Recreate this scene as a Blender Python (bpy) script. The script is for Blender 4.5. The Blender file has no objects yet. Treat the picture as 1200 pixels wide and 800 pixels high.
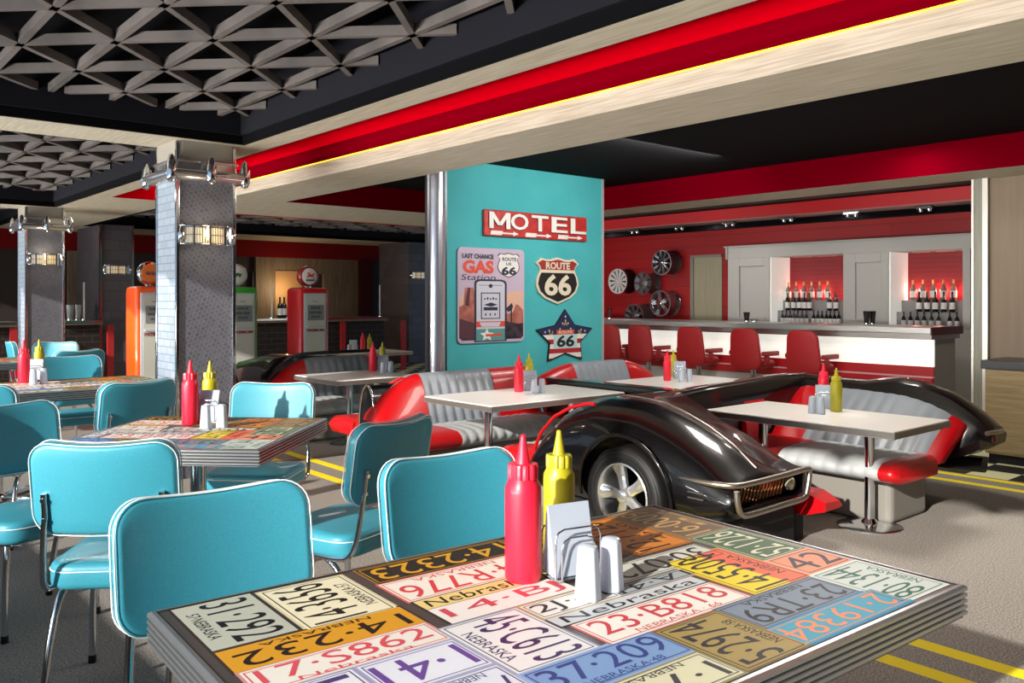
import bpy, math, random
from mathutils import Vector, Matrix
random.seed(7)
SC = bpy.context.scene
COL = SC.collection
H = 1.4                      # eye height
CW, CU = (0.758, 0.652), (-0.652, 0.758)   # room axes: w runs along local x, u along local y
TH = math.atan2(0.652, 0.758)
PI = math.pi
def XY(w, u): return (0.758*w-0.652*u, 0.652*w+0.758*u)
def WU(x, y): return (0.758*x+0.652*y, -0.652*x+0.758*y)
# distances read off the photograph: height from a row at a known (w,u); u or w from a column on a known plane
def pu(px, w):
    p = (px-600)/1000; return (0.758-0.652*p)*w/(0.652+0.758*p)
def pw(px, u):
    p = (px-600)/1000; return (0.652+0.758*p)*u/(0.758-0.652*p)
def pz(py, w, u): return H-(py-350)/1000*(0.652*w+0.758*u)
def at(px, py, z):
    Y = 1000*(H-z)/(py-350); return ((px-600)/1000*Y, Y)

def lin(c):
    if isinstance(c, str):
        c = c.lstrip('#'); c = [int(c[i:i+2], 16)/255 for i in (0, 2, 4)]
    return tuple(((x/12.92) if x <= .04045 else ((x+.055)/1.055)**2.4) for x in c)+(1.0,)

# ---------------------------------------------------------------- materials
MATS = {}
def M(name, col='#808080', rough=.5, metal=0., coat=0., emit=None, es=0., trans=0., spec=None, alpha=1.):
    if name in MATS: return MATS[name]
    m = bpy.data.materials.new(name); m.use_nodes = True
    b = m.node_tree.nodes['Principled BSDF']
    b.inputs['Base Color'].default_value = lin(col)
    b.inputs['Roughness'].default_value = rough
    b.inputs['Metallic'].default_value = metal
    b.inputs['Coat Weight'].default_value = coat
    b.inputs['Coat Roughness'].default_value = .05
    if emit: b.inputs['Emission Color'].default_value = lin(emit); b.inputs['Emission Strength'].default_value = es
    if trans: b.inputs['Transmission Weight'].default_value = trans
    if spec is not None: b.inputs['Specular IOR Level'].default_value = spec
    MATS[name] = m; return m
def nd(m, t, **kw):
    n = m.node_tree.nodes.new(t)
    for k, v in kw.items(): setattr(n, k, v)
    return n
def lk(m, a, b): m.node_tree.links.new(a, b)
def bsdf(m): return m.node_tree.nodes['Principled BSDF']
def coords(m, scale=(1, 1, 1), rot=(0, 0, 0)):
    tc = nd(m, 'ShaderNodeTexCoord'); mp = nd(m, 'ShaderNodeMapping')
    mp.inputs['Scale'].default_value = scale; mp.inputs['Rotation'].default_value = rot
    lk(m, tc.outputs['Object'], mp.inputs['Vector']); return mp.outputs['Vector']
def noise_mix(m, c1, c2, scale=10, vscale=(1, 1, 1), detail=4, bump=0., lo=.35, hi=.65, dist=.0):
    v = coords(m, vscale); n = nd(m, 'ShaderNodeTexNoise')
    n.inputs['Scale'].default_value = scale; n.inputs['Detail'].default_value = detail; n.inputs['Distortion'].default_value = dist
    lk(m, v, n.inputs['Vector'])
    r = nd(m, 'ShaderNodeValToRGB'); r.color_ramp.elements[0].position = lo; r.color_ramp.elements[1].position = hi
    r.color_ramp.elements[0].color = lin(c1); r.color_ramp.elements[1].color = lin(c2)
    lk(m, n.outputs['Fac'], r.inputs['Fac']); lk(m, r.outputs['Color'], bsdf(m).inputs['Base Color'])
    if bump:
        b = nd(m, 'ShaderNodeBump'); b.inputs['Strength'].default_value = bump; b.inputs['Distance'].default_value = .01
        lk(m, n.outputs['Fac'], b.inputs['Height']); lk(m, b.outputs['Normal'], bsdf(m).inputs['Normal'])
    return r
def wood(name, c1, c2, vs, rough=.6):
    m = M(name, c1, rough); noise_mix(m, c1, c2, 6, vs, 6, .15, .3, .7, .4); return m

CHROME = M('chrome', '#d8dade', .12, 1.)
STEEL = M('brushed_steel', '#b9babc', .28, 1.)
DKSTEEL = M('dark_steel', '#5b5a5c', .35, .9)
TURQ = M('turquoise_vinyl', '#3a94a8', .42, 0., .1); TURQ_R = noise_mix(TURQ, '#3791a5', '#3e98ac', 220, (1, 1, 1), 2, .04)
WPIPE = M('white_piping', '#e9f2f2', .4)
RUBBER = M('black_rubber', '#0b0b0d', .6)
RED = M('red_vinyl', '#b3040f', .34, 0., .2)
GREY = M('grey_vinyl', '#7f868e', .45, 0., .1)
SEATG = M('pale_grey_vinyl', '#a9adad', .5)
PLINTH = M('pale_plinth', '#7c7871', .6)
BLACKP = M('black_car_paint', '#050406', .3, 0., .7, spec=.25)
TYRE = M('tyre_rubber', '#0d0c0d', .55); 
WLAM = M('white_laminate', '#e6e3de', .3, 0., .2)
KET = M('red_plastic', '#ee1f3c', .38, 0., .1)
MUS = M('mustard_plastic', '#b0a61e', .38, 0., .1)
PAPER = M('white_paper', '#aab4c2', .8)
CERAM = M('white_ceramic', '#bcc6d4', .3, 0., .3)
BLACK = M('black_matte', '#0a0a10', .7)
NAVYC = M('coffer_black', '#14141c', .8, spec=.2)
CBLK = M('ceiling_black', '#06060a', .9, spec=.1)
LATT = M('lattice_grey', '#6e6866', .6, .0)
noise_mix(LATT, '#514c4b', '#6a6361', 3, (1, 1, 1), 3, 0)
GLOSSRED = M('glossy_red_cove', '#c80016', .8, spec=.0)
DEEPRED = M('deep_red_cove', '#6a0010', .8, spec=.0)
WOODC_W = wood('pale_ceiling_wood', '#a49a87', '#c8c1b0', (14, .5, 14))
WOODC_U = WOODC_W
WOODP = wood('warm_wood_panel', '#6d5b49', '#8d7b66', (9, 9, .4), .6)
WOODD = wood('pale_door_wood', '#a49a80', '#b9b096', (10, 10, .35), .6)
CABW = wood('sideboard_wood', '#94805e', '#b39c74', (.5, .5, 9), .6)
BEIGE = wood('beige_wall_panel', '#84725f', '#8d7b68', (4, 4, .2), .6)
POSTM = wood('pale_post', '#86857a', '#9c9a8d', (10, 10, .5), .5)
GREYW = M('pale_grey_cabinet', '#b5b2ae', .5)
WHITEL = M('backlit_white_panel', '#f2f2ec', .3, 0., 0., '#eef0e4', .75)
YEL = M('yellow_led', '#ffe24a', .4, 0., 0., '#ffd21e', 1.6)
TEAL = M('teal_wall_paint', '#4fb7bb', .6, 0., 0., spec=.2)
noise_mix(TEAL, '#48b2b8', '#54bdc2', 1.5, (1, 1, 1), 3, 0)

# asphalt floor with yellow double lines and a chequered apron
FLO = M('asphalt_floor', '#6c6762', .8)
def make_floor():
    m = FLO; b = bsdf(m)
    tc = nd(m, 'ShaderNodeTexCoord'); sp = nd(m, 'ShaderNodeSeparateXYZ'); lk(m, tc.outputs['Object'], sp.inputs[0])
    n = nd(m, 'ShaderNodeTexNoise'); n.inputs['Scale'].default_value = 130; n.inputs['Detail'].default_value = 3
    lk(m, tc.outputs['Object'], n.inputs['Vector'])
    r = nd(m, 'ShaderNodeValToRGB'); r.color_ramp.elements[0].color = lin('#625e61'); r.color_ramp.elements[1].color = lin('#b2aa9c')
    r.color_ramp.elements[0].position = .35; r.color_ramp.elements[1].position = .66
    lk(m, n.outputs['Fac'], r.inputs['Fac'])
    def mth(op, a, c=None):
        x = nd(m, 'ShaderNodeMath', operation=op)
        for i, v in enumerate((a, c)):
            if v is None: continue
            if isinstance(v, (int, float)): x.inputs[i].default_value = v
            else: lk(m, v, x.inputs[i])
        return x.outputs[0]
    tot = None
    for c_ in (3.27, 3.52, 6.86, 7.12):
        s = mth('LESS_THAN', mth('ABSOLUTE', mth('SUBTRACT', sp.outputs[0], c_)), .045)
        tot = s if tot is None else mth('ADD', tot, s)
    tot = mth('MINIMUM', tot, 1.)
    mx = nd(m, 'ShaderNodeMix', data_type='RGBA'); lk(m, tot, mx.inputs[0]); lk(m, r.outputs['Color'], mx.inputs[6]); mx.inputs[7].default_value = lin('#ffe800')
    ck = nd(m, 'ShaderNodeTexChecker'); ck.inputs['Scale'].default_value = 3.2
    ck.inputs['Color1'].default_value = lin('#e4e3b4'); ck.inputs['Color2'].default_value = lin('#0d0c10'); lk(m, tc.outputs['Object'], ck.inputs['Vector'])
    mx2 = nd(m, 'ShaderNodeMix', data_type='RGBA'); lk(m, mth('GREATER_THAN', sp.outputs[0], 7.2), mx2.inputs[0])
    lk(m, mx.outputs[2], mx2.inputs[6]); lk(m, ck.outputs['Color'], mx2.inputs[7])
    lk(m, mx2.outputs[2], b.inputs['Base Color'])
    bp = nd(m, 'ShaderNodeBump'); bp.inputs['Strength'].default_value = .5; bp.inputs['Distance'].default_value = .006
    lk(m, n.outputs['Fac'], bp.inputs['Height']); lk(m, bp.outputs['Normal'], b.inputs['Normal'])
make_floor()

def tiles(name, c1, c2, mortar, sx, sy, rough, metal, face='x', mw=.02, bump=.3):
    """brick pattern laid on vertical faces; face = which local axis runs along the wall"""
    m = M(name, c1, rough, metal); tc = nd(m, 'ShaderNodeTexCoord'); sp = nd(m, 'ShaderNodeSeparateXYZ'); cb = nd(m, 'ShaderNodeCombineXYZ')
    lk(m, tc.outputs['Object'], sp.inputs[0])
    ad = nd(m, 'ShaderNodeMath', operation='ADD'); lk(m, sp.outputs[0], ad.inputs[0]); lk(m, sp.outputs[1], ad.inputs[1])
    lk(m, ad.outputs[0], cb.inputs[0]); lk(m, sp.outputs[2], cb.inputs[1])
    br = nd(m, 'ShaderNodeTexBrick'); br.inputs['Scale'].default_value = 1.; br.inputs['Brick Width'].default_value = sx; br.inputs['Row Height'].default_value = sy
    br.inputs['Mortar Size'].default_value = mw*sy; br.inputs['Color1'].default_value = lin(c1); br.inputs['Color2'].default_value = lin(c2); br.inputs['Mortar'].default_value = lin(mortar)
    lk(m, cb.outputs[0], br.inputs['Vector']); lk(m, br.outputs['Color'], bsdf(m).inputs['Base Color'])
    bp = nd(m, 'ShaderNodeBump', invert=True); bp.inputs['Strength'].default_value = bump; bp.inputs['Distance'].default_value = .006
    lk(m, br.outputs['Fac'], bp.inputs['Height']); lk(m, bp.outputs['Normal'], bsdf(m).inputs['Normal']); return m
SILV = tiles('silver_pillar_tiles', '#838f9d', '#929dab', '#67717d', .14, .06, .5, .05, mw=.06)
REDW = tiles('red_plank_wall', '#b50712', '#a8060f', '#5a0308', 3., .16, .45, 0., mw=.02)
REDN = tiles('red_niche_plank', '#8e1420', '#86121d', '#4e0a10', 3., .06, .45, 0., mw=.04)
BRICKD = tiles('dark_bottle_rack', '#140f0e', '#1c1513', '#3d322d', .24, .10, .6, 0., mw=.06)
FINM = tiles('grey_pier_tiles', '#4f4a50', '#5a565c', '#46424a', .3, .17, .5, .2, mw=.03)
def plate_metal():
    m = M('tread_plate', '#77777d', .45, .25)
    b = bsdf(m); tc = nd(m, 'ShaderNodeTexCoord'); sp = nd(m, 'ShaderNodeSeparateXYZ'); cb = nd(m, 'ShaderNodeCombineXYZ')
    lk(m, tc.outputs['Object'], sp.inputs[0])
    ad = nd(m, 'ShaderNodeMath', operation='ADD'); lk(m, sp.outputs[0], ad.inputs[0]); lk(m, sp.outputs[1], ad.inputs[1])
    lk(m, ad.outputs[0], cb.inputs[0]); lk(m, sp.outputs[2], cb.inputs[1])
    mp = nd(m, 'ShaderNodeMapping'); mp.inputs['Rotation'].default_value = (0, 0, PI/4); lk(m, cb.outputs[0], mp.inputs['Vector'])
    ck = nd(m, 'ShaderNodeTexBrick'); ck.inputs['Scale'].default_value = 1; ck.inputs['Brick Width'].default_value = .034; ck.inputs['Row Height'].default_value = .034
    ck.inputs['Mortar Size'].default_value = .005; ck.inputs['Mortar Smooth'].default_value = .5
    ck.inputs['Color1'].default_value = lin('#686a74'); ck.inputs['Color2'].default_value = lin('#7a7c88'); ck.inputs['Mortar'].default_value = lin('#84868f')
    lk(m, mp.outputs[0], ck.inputs['Vector'])
    n = nd(m, 'ShaderNodeTexNoise'); n.inputs['Scale'].default_value = 4; lk(m, tc.outputs['Object'], n.inputs['Vector'])
    mx = nd(m, 'ShaderNodeMix', data_type='RGBA', blend_type='MULTIPLY'); mx.inputs[0].default_value = .35
    lk(m, ck.outputs['Color'], mx.inputs[6]); lk(m, n.outputs['Fac'], mx.inputs[7]); lk(m, mx.outputs[2], b.inputs['Base Color'])
    bp = nd(m, 'ShaderNodeBump'); bp.inputs['Strength'].default_value = .6; bp.inputs['Distance'].default_value = .004
    lk(m, ck.outputs['Fac'], bp.inputs['Height']); lk(m, bp.outputs['Normal'], b.inputs['Normal']); return m
TREAD = plate_metal()

# ---------------------------------------------------------------- mesh builder
class MB:
    def __init__(s): s.v = []; s.f = []; s.m = []; s.mats = []; s.T = None
    def mi(s, m):
        if m not in s.mats: s.mats.append(m)
        return s.mats.index(m)
    def add(s, vs, fs, m, T=None):
        o = len(s.v); i = s.mi(m)
        for p in vs:
            p = Vector(p)
            if T is not None: p = T @ p
            if s.T is not None: p = s.T @ p
            s.v.append(p)
        for f in fs: s.f.append([o+k for k in f]); s.m.append(i)
        return s
    def box(s, x0, x1, y0, y1, z0, z1, m, T=None):
        vs = [(x0, y0, z0), (x1, y0, z0), (x1, y1, z0), (x0, y1, z0), (x0, y0, z1), (x1, y0, z1), (x1, y1, z1), (x0, y1, z1)]
        return s.add(vs, [(0, 3, 2, 1), (4, 5, 6, 7), (0, 1, 5, 4), (1, 2, 6, 5), (2, 3, 7, 6), (3, 0, 4, 7)], m, T)
    def lathe(s, prof, m, n=24, T=None, cap=True):
        vs = []; fs = []
        for r, z in prof:
            for k in range(n):
                a = 2*PI*k/n; vs.append((r*math.cos(a), r*math.sin(a), z))
        for i in range(len(prof)-1):
            for k in range(n):
                k2 = (k+1) % n; fs.append((i*n+k, i*n+k2, (i+1)*n+k2, (i+1)*n+k))
        if cap:
            fs.append(tuple(range(n-1, -1, -1))); fs.append(tuple((len(prof)-1)*n+k for k in range(n)))
        return s.add(vs, fs, m, T)
    def tube(s, pts, r, m, n=8, closed=False, T=None):
        pts = [Vector(p) for p in pts]; L = len(pts); vs = []; fs = []; rr = r if isinstance(r, (list, tuple)) else [r]*L
        up = None
        for i in range(L):
            if closed: d = pts[(i+1) % L]-pts[i-1]
            else: d = pts[min(i+1, L-1)]-pts[max(i-1, 0)]
            d.normalize()
            if up is None:
                up = Vector((0, 0, 1)) if abs(d.z) < .9 else Vector((1, 0, 0))
            a = (up-d*up.dot(d))
            if a.length < 1e-5: a = d.orthogonal()
            a.normalize(); b = d.cross(a); up = a
            for k in range(n):
                t = 2*PI*k/n; vs.append(pts[i]+a*math.cos(t)*rr[i]+b*math.sin(t)*rr[i])
        for i in range(L if closed else L-1):
            j = (i+1) % L
            for k in range(n):
                k2 = (k+1) % n; fs.append((i*n+k, i*n+k2, j*n+k2, j*n+k))
        if not closed:
            fs.append(tuple(range(n-1, -1, -1))); fs.append(tuple((L-1)*n+k for k in range(n)))
        return s.add(vs, fs, m, T)
    def loft(s, rings, m, cap=True, closed=True, T=None):
        n = len(rings[0]); vs = [p for r in rings for p in r]; fs = []
        for i in range(len(rings)-1):
            for k in range(n if closed else n-1):
                k2 = (k+1) % n; fs.append((i*n+k, i*n+k2, (i+1)*n+k2, (i+1)*n+k))
        if cap and closed:
            fs.append(tuple(range(n-1, -1, -1))); fs.append(tuple((len(rings)-1)*n+k for k in range(n)))
        return s.add(vs, fs, m, T)
    def prism(s, poly, z0, z1, m, T=None):
        n = len(poly); vs = [(x, y, z0) for x, y in poly]+[(x, y, z1) for x, y in poly]
        fs = [tuple(range(n-1, -1, -1)), tuple(range(n, 2*n))]+[(k, (k+1) % n, n+(k+1) % n, n+k) for k in range(n)]
        return s.add(vs, fs, m, T)
    def sphere(s, c, r, m, n=12, sz=1.):
        prof = [(max(1e-4, r*math.sin(PI*i/8)), -r*sz*math.cos(PI*i/8)) for i in range(9)]
        return s.lathe(prof, m, n, Matrix.Translation(c))
    def build(s, name, parent=None, smooth=40, bevel=0., seg=2, rot=None):
        me = bpy.data.meshes.new(name); me.from_pydata([tuple(v) for v in s.v], [], s.f)
        for m in s.mats: me.materials.append(m)
        for p, i in zip(me.polygons, s.m): p.material_index = i
        if smooth:
            for p in me.polygons: p.use_smooth = True
            me.set_sharp_from_angle(angle=math.radians(smooth))
        me.validate(); me.update()
        o = bpy.data.objects.new(name, me); COL.objects.link(o)
        if parent is not None: o.parent = parent
        elif rot is not None: o.rotation_euler = (0, 0, rot)
        if bevel:
            b = o.modifiers.new('bevel', 'BEVEL'); b.width = bevel; b.segments = seg; b.limit_method = 'ANGLE'; b.harden_normals = False
        return o
def thing(name, label, cat, loc=(0, 0, 0), rotz=0., group=None):
    o = bpy.data.objects.new(name, None); COL.objects.link(o); o.empty_display_size = .1
    o.location = loc; o.rotation_euler = (0, 0, rotz); return tag(o, label, cat, group)
def tag(o, label, cat, group=None):
    o['label'] = label; o['category'] = cat
    if group: o['group'] = group
    return o
def room(w, u, z=0): x, y = XY(w, u); return (x, y, z)
def struct(name, mb, smooth=0, bevel=0, label=None):
    o = mb.build(name, None, smooth, bevel, rot=TH); o['kind'] = 'structure'
    if label: o['label'] = label
    o['category'] = name.split('_')[0]
    return o
def dup(root, loc=None, rotz=None, label=None, group=None):
    def cp(o, par):
        c = o.copy(); COL.objects.link(c)
        if par is not None: c.parent = par
        for ch in KIDS.get(o.name, None) or list(o.children): cp(ch, c)
        return c
    r = cp(root, None)
    if loc is not None: r.location = loc
    if rotz is not None: r.rotation_euler = (0, 0, rotz)
    if label: r['label'] = label
    if group: r['group'] = group
    return r
KIDS = {}
def Tm(loc=(0, 0, 0), rz=0, rx=0, ry=0, sc=(1, 1, 1)):
    return Matrix.Translation(loc) @ Matrix.Rotation(rz, 4, 'Z') @ Matrix.Rotation(ry, 4, 'Y') @ Matrix.Rotation(rx, 4, 'X') @ Matrix.Diagonal((*sc, 1))
# rounded pad: rectangle with rounded corners and soft edge; local x width, z height, y thickness
def rr_pt(s, t, W, Hh, R, top=None):
    x = W/2*math.sin(s*PI/2); ax = abs(x); e = W/2-R
    zh = Hh/2
    if ax > e: q = ax-e; zh = Hh/2-R+math.sqrt(max(0, R*R-q*q))
    z = zh*math.sin(t*PI/2)/1.0 if False else zh*t
    return x, z
def pad(mb, W, Hh, Th, R, re, m, bend=None, top=None, nx=20, nz=8, T=None, puff=0.):
    def grid(ins, y):
        g = []
        for i in range(nx+1):
            for j in range(nz+1):
                s = -1+2*i/nx; t = -1+2*j/nz
                x, z = rr_pt(s, t, W-2*ins, Hh-2*ins, max(R-ins, .004))
                yy = y+(puff*(1-s*s)*(1-t*t) if y > 0 else -puff*(1-s*s)*(1-t*t))
                if top: z += top(x/(W/2))*(t+1)/2
                if bend: yy += bend(x/(W/2))
                g.append((x, yy, z))
        return g
    def bd():
        L = [(i, 0) for i in range(nx+1)]+[(nx, j) for j in range(1, nz+1)]+[(i, nz) for i in range(nx-1, -1, -1)]+[(0, j) for j in range(nz-1, 0, -1)]
        return [i*(nz+1)+j for i, j in L]
    B = bd(); vs = []; fs = []
    rings = []
    for k in range(4):           # front edge rounding then back
        a = k/3*PI/2; rings.append((re*(1-math.sin(a)), Th/2-re+re*math.cos(a)))
    levels = [(i_, y_) for i_, y_ in rings]+[(i_, -y_) for i_, y_ in reversed(rings)]
    gs = [grid(i_, y_) for i_, y_ in levels]
    F = gs[0]; vs += F; n0 = len(F)
    for i in range(nx):
        for j in range(nz):
            a = i*(nz+1)+j; fs.append((a, a+1, a+nz+2, a+nz+1))
    off = len(vs); vs += gs[-1]
    for i in range(nx):
        for j in range(nz):
            a = off+i*(nz+1)+j; fs.append((a, a+nz+1, a+nz+2, a+1))
    prev = B; nb = len(B)
    for g in gs[1:-1]:
        o2 = len(vs); vs += [g[b] for b in B]
        cur = list(range(o2, o2+nb))
        for k in range(nb): fs.append((prev[k], prev[(k+1) % nb], cur[(k+1) % nb], cur[k]))
        prev = cur
    last = [off+b for b in B]
    for k in range(nb): fs.append((prev[k], prev[(k+1) % nb], last[(k+1) % nb], last[k]))
    mb.add(vs, fs, m, T)
    def loop(ins, y): g = grid(ins, y); return [g[b] for b in B]
    return loop
def smoothpath(pts, n=6):
    """Catmull-Rom through the points"""
    P = [Vector(p) for p in pts]; out = []
    for i in range(len(P)-1):
        p0 = P[max(i-1, 0)]; p1 = P[i]; p2 = P[i+1]; p3 = P[min(i+2, len(P)-1)]
        for k in range(n):
            t = k/n
            out.append(.5*((2*p1)+(p2-p0)*t+(2*p0-5*p1+4*p2-p3)*t*t+(3*p1-p0-3*p2+p3)*t**3))
    out.append(P[-1]); return out
def interp(tab, x):
    if x <= tab[0][0]: return tab[0][1]
    for (a, b), (c, d) in zip(tab, tab[1:]):
        if x <= c:
            t = (x-a)/(c-a); t = t*t*(3-2*t) if False else t
            return b+(d-b)*t
    return tab[-1][1]
# text as flat mesh
TXT = {}
def text_data(s, bold=0.):
    key = (s, bold)
    if key in TXT: return TXT[key]
    cu = bpy.data.curves.new('t', 'FONT'); cu.body = s; cu.size = 1; cu.offset = bold; cu.resolution_u = 3
    o = bpy.data.objects.new('t', cu); COL.objects.link(o); bpy.context.view_layer.update()
    me = bpy.data.meshes.new_from_object(o.evaluated_get(bpy.context.evaluated_depsgraph_get()))
    vs = [tuple(v.co) for v in me.vertices]; fs = [tuple(p.vertices) for p in me.polygons]
    bpy.data.objects.remove(o); bpy.data.curves.remove(cu); bpy.data.meshes.remove(me)
    x0 = min(v[0] for v in vs); x1 = max(v[0] for v in vs); y0 = min(v[1] for v in vs); y1 = max(v[1] for v in vs)
    vs = [((v[0]-x0)/(x1-x0), (v[1]-y0)/(y1-y0), 0) for v in vs]
    TXT[key] = (vs, fs); return TXT[key]
def put_text(mb, s, x, y, w, h, z, m, T=None, bold=0.01, slant=0.):
    """text filling the box x..x+w, y..y+h in plane z"""
    vs, fs = text_data(s, bold)
    mb.add([(x+w*a+slant*h*b, y+h*b, z) for a, b, _ in vs], fs, m, T)
# ================================================================ the room (w,u,z)
ZS, ZL, ZR, ZB = 2.63, 2.50, 2.76, 2.78
struct('floor', MB().box(-1.3, 14, -3.2, 18, -.1, 0, FLO))
# ceiling above everything is closed by the coffer backs
mb = MB()   # upper wood soffit: strips between the coffers
for (w0, w1, u0, u1) in ((2.84, 3.06, -3.2, 11.0), (-1.3, 2.84, 6.6, 7.15), (-1.3, 2.84, 12.7, 13.25), (2.84, 3.9, 11.0, 18), (3.9, 14, 15.7, 18), (-.9, 2.84, 17.2, 18), (3.7, 14, 10.7, 11.1)):
    mb.box(w0, w1, u0, u1, ZS, ZS+.5 if w0 != 3.7 else ZS+.4, WOODC_W)
struct('ceiling', mb)
mb = MB()   # coffer ceilings and their black stepped sides
for (w0, w1, u0, u1) in ((-1.3, 2.84, -3.2, 6.6), (-1.3, 2.84, 7.15, 12.7), (-1.3, 2.84, 13.25, 17.2), (3.9, 14, 11.1, 15.7)):
    mb.box(w0, w1, u0, u1, 3.1, 3.2, CBLK)
    for (a, b, c, d) in ((w1-.03, w1, u0, u1), (w0, w0+.03, u0, u1), (w0, w1, u1-.03, u1), (w0, w1, u0, u0+.03)):
        if a == -1.3 and b < 0: continue        # open to the tall windows
        mb.box(a, b, c, d, ZS+.001, 3.1, CBLK)
    e = .05
    for (a, b, c, d) in ((w1-e, w1-.03, u0, u1), (w0+.03, w0+e, u0, u1), (w0, w1, u1-e, u1-.03), (w0, w1, u0+.03, u0+e)):
        if w0 == -1.3 and b < 0: continue
        mb.box(a, b, c, d, ZS+.07, 3.1, NAVYC)
struct('ceiling', mb)
def lattice(n, w0, w1, u0, u1, zb=2.83, zt=2.885, ph=(1.43, 5.06), s=.56, bw=.019):
    """square grid turned 45 degrees to the room plus one diagonal family"""
    mb = MB(); r2 = math.sqrt(.5)
    def bar(p, d, m):
        # clip the line p+t*d to the rectangle
        t0, t1 = -99, 99
        for k, (lo, hi) in enumerate(((w0, w1), (u0, u1))):
            if abs(d[k]) < 1e-6:
                if not lo < p[k] < hi: return
                continue
            a, b = (lo-p[k])/d[k], (hi-p[k])/d[k]
            if a > b: a, b = b, a
            t0 = max(t0, a); t1 = min(t1, b)
        if t1-t0 < .1: return
        a = (p[0]+d[0]*t0, p[1]+d[1]*t0); L = t1-t0; ang = math.atan2(d[1], d[0])
        mb.box(0, L, -bw, bw, zb, zt, m, Tm((a[0], a[1], 0), ang))
    for k in range(-40, 41):
        bar((ph[0]+k*s*r2, ph[1]+k*s*r2), (r2, -r2), LATT)
        bar((ph[0]-k*s*r2, ph[1]+k*s*r2), (r2, r2), LATT)
        bar((ph[0]+k*s*r2, ph[1]), (0, 1), LATT)
    o = mb.build('trim_%d' % n, None, 0, rot=TH); o['kind'] = 'structure'; o['category'] = 'trim'
lattice(1, -.84, 2.79, -3.1, 6.55); lattice(2, -.84, 2.79, 7.2, 12.65); lattice(3, -.84, 2.79, 13.3, 17.1); lattice(4, 3.95, 13.9, 11.15, 15.65)
mb = MB()   # red cove between the wood strip and the dropped beam
mb.box(3.06, 3.70, -3.2, 11.0, ZR, ZR+.3, GLOSSRED)
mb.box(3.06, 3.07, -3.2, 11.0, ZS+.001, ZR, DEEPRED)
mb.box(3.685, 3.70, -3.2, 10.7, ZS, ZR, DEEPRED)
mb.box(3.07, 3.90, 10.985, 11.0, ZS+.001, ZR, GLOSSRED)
struct('ceiling', mb)
mb = MB()   # dropped wood beam that runs round the dining bay
mb.box(3.70, 4.37, -3.2, 10.7, ZL, ZS, WOODC_W)
mb.box(4.37, 8.4, 9.03, 10.7, ZL, ZS, WOODC_W)
mb.box(7.8, 8.4, -3.2, 9.03, ZL, ZS, WOODC_W)
struct('ceiling', mb)
mb = MB(); mb.box(3.69, 3.70, -3.2, 10.72, ZS-.006, ZS+.008, YEL)
o = struct('trim_5', mb)
mb = MB(); mb.box(3.68, 8.4, 10.7, 10.74, ZL-.01, ZS, RED); struct('trim_6', mb)
mb = MB()   # dark recess over the booths with deep red sides
mb.box(4.37, 7.8, -3.2, 9.03, ZB, ZB+.1, CBLK)
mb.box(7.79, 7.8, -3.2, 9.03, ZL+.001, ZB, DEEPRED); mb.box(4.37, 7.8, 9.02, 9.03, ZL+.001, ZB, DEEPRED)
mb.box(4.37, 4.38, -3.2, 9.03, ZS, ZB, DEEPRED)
struct('ceiling', mb)
mb = MB()   # bar ceiling: black slots either side of a red bulkhead
mb.box(8.4, 11.3, -.5, 11, 2.6, 2.7, CBLK)
struct('ceiling', mb)
struct('trim_7', MB().box(9.6, 9.98, -.5, 11, 2.457, 2.6, M('bulkhead_red', '#c3101c', .4)))
struct('trim_8', MB().box(9.98, 10.12, -.5, 11, 2.375, 2.6, CBLK))
struct('trim_9', MB().box(9.62, 9.975, -.5, 11, 2.445, 2.457, M('pale_bulkhead_soffit', '#9c6e6c', .5)))
# walls
struct('wall_bar', MB().box(11.2, 11.35, -.5, 11.1, 0, 2.6, REDW))
struct('wall_bar_end', MB().box(8.4, 11.3, 11.0, 11.1, 0, 3.1, REDW))
struct('wall_right', MB().box(8.4, 8.6, -3.2, pu(1160, 8.4), 0, ZL, BEIGE).box(8.41, 8.6, -3.2, 11.0, ZL, 3.3, BLACK))
mb = MB()   # pale post with bright edge strips at the bar opening
u1, u2 = pu(1141, 8.4), pu(1160, 8.4)
mb.box(8.36, 8.62, u2, u1, 0, ZL, POSTM)
struct('trim_10', mb)
mb = MB(); mb.box(8.345, 8.36, u2, u2+.045, 0, ZL, M('bright_strip', '#f3eee6', .3, .2)); mb.box(8.345, 8.36, u1-.02, u1, 0, ZL, MATS['bright_strip'])
struct('trim_11', mb)
mb = MB()   # far wall: wood panels, red frieze, dark openings
mb.box(-1.3, 14, 17.2, 17.4, 0, 3.3, M('dark_far_wall', '#362c2a', .6))
struct('wall_back', mb)
mb = MB(); mb.box(-1.3, 14, 17.1, 17.2, 2.28, 2.63, M('far_frieze_red', '#7d1419', .7, spec=.1)); struct('trim_12', mb)
mb = MB()
for a, b in ((300, 335), (380, 420)):
    mb.box(pw(a, 17.1), pw(b, 17.1), 17.1, 17.2, 0, 2.28, WOODP)
mb.box(pw(335, 17.1), pw(380, 17.1), 17.1, 17.2, 1.95, 2.28, WOODP)
mb.box(pw(80, 17.1), pw(96, 17.1), 17.1, 17.2, 0, 2.28, WOODP)
struct('trim_13', mb)
struct('trim_14', MB().box(pw(421, 17.1), pw(436, 17.1), 17.05, 17.2, 0, 2.3, M('far_dark_red_panel', '#4a0509', .5)))
door = MB().box(pw(296, 17.1), pw(318, 17.1), 17.12, 17.2, 0, 1.95, M('dark_doorway', '#0d0910', .5))
o = struct('door_1', door)
# warm lit niche in the far wall
nm = MB().box(pw(322, 17.1), pw(353, 17.1), 17.08, 17.1, 1.05, 2.0, M('warm_niche', '#b08a5e', .6))
struct('trim_15', nm)
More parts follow.
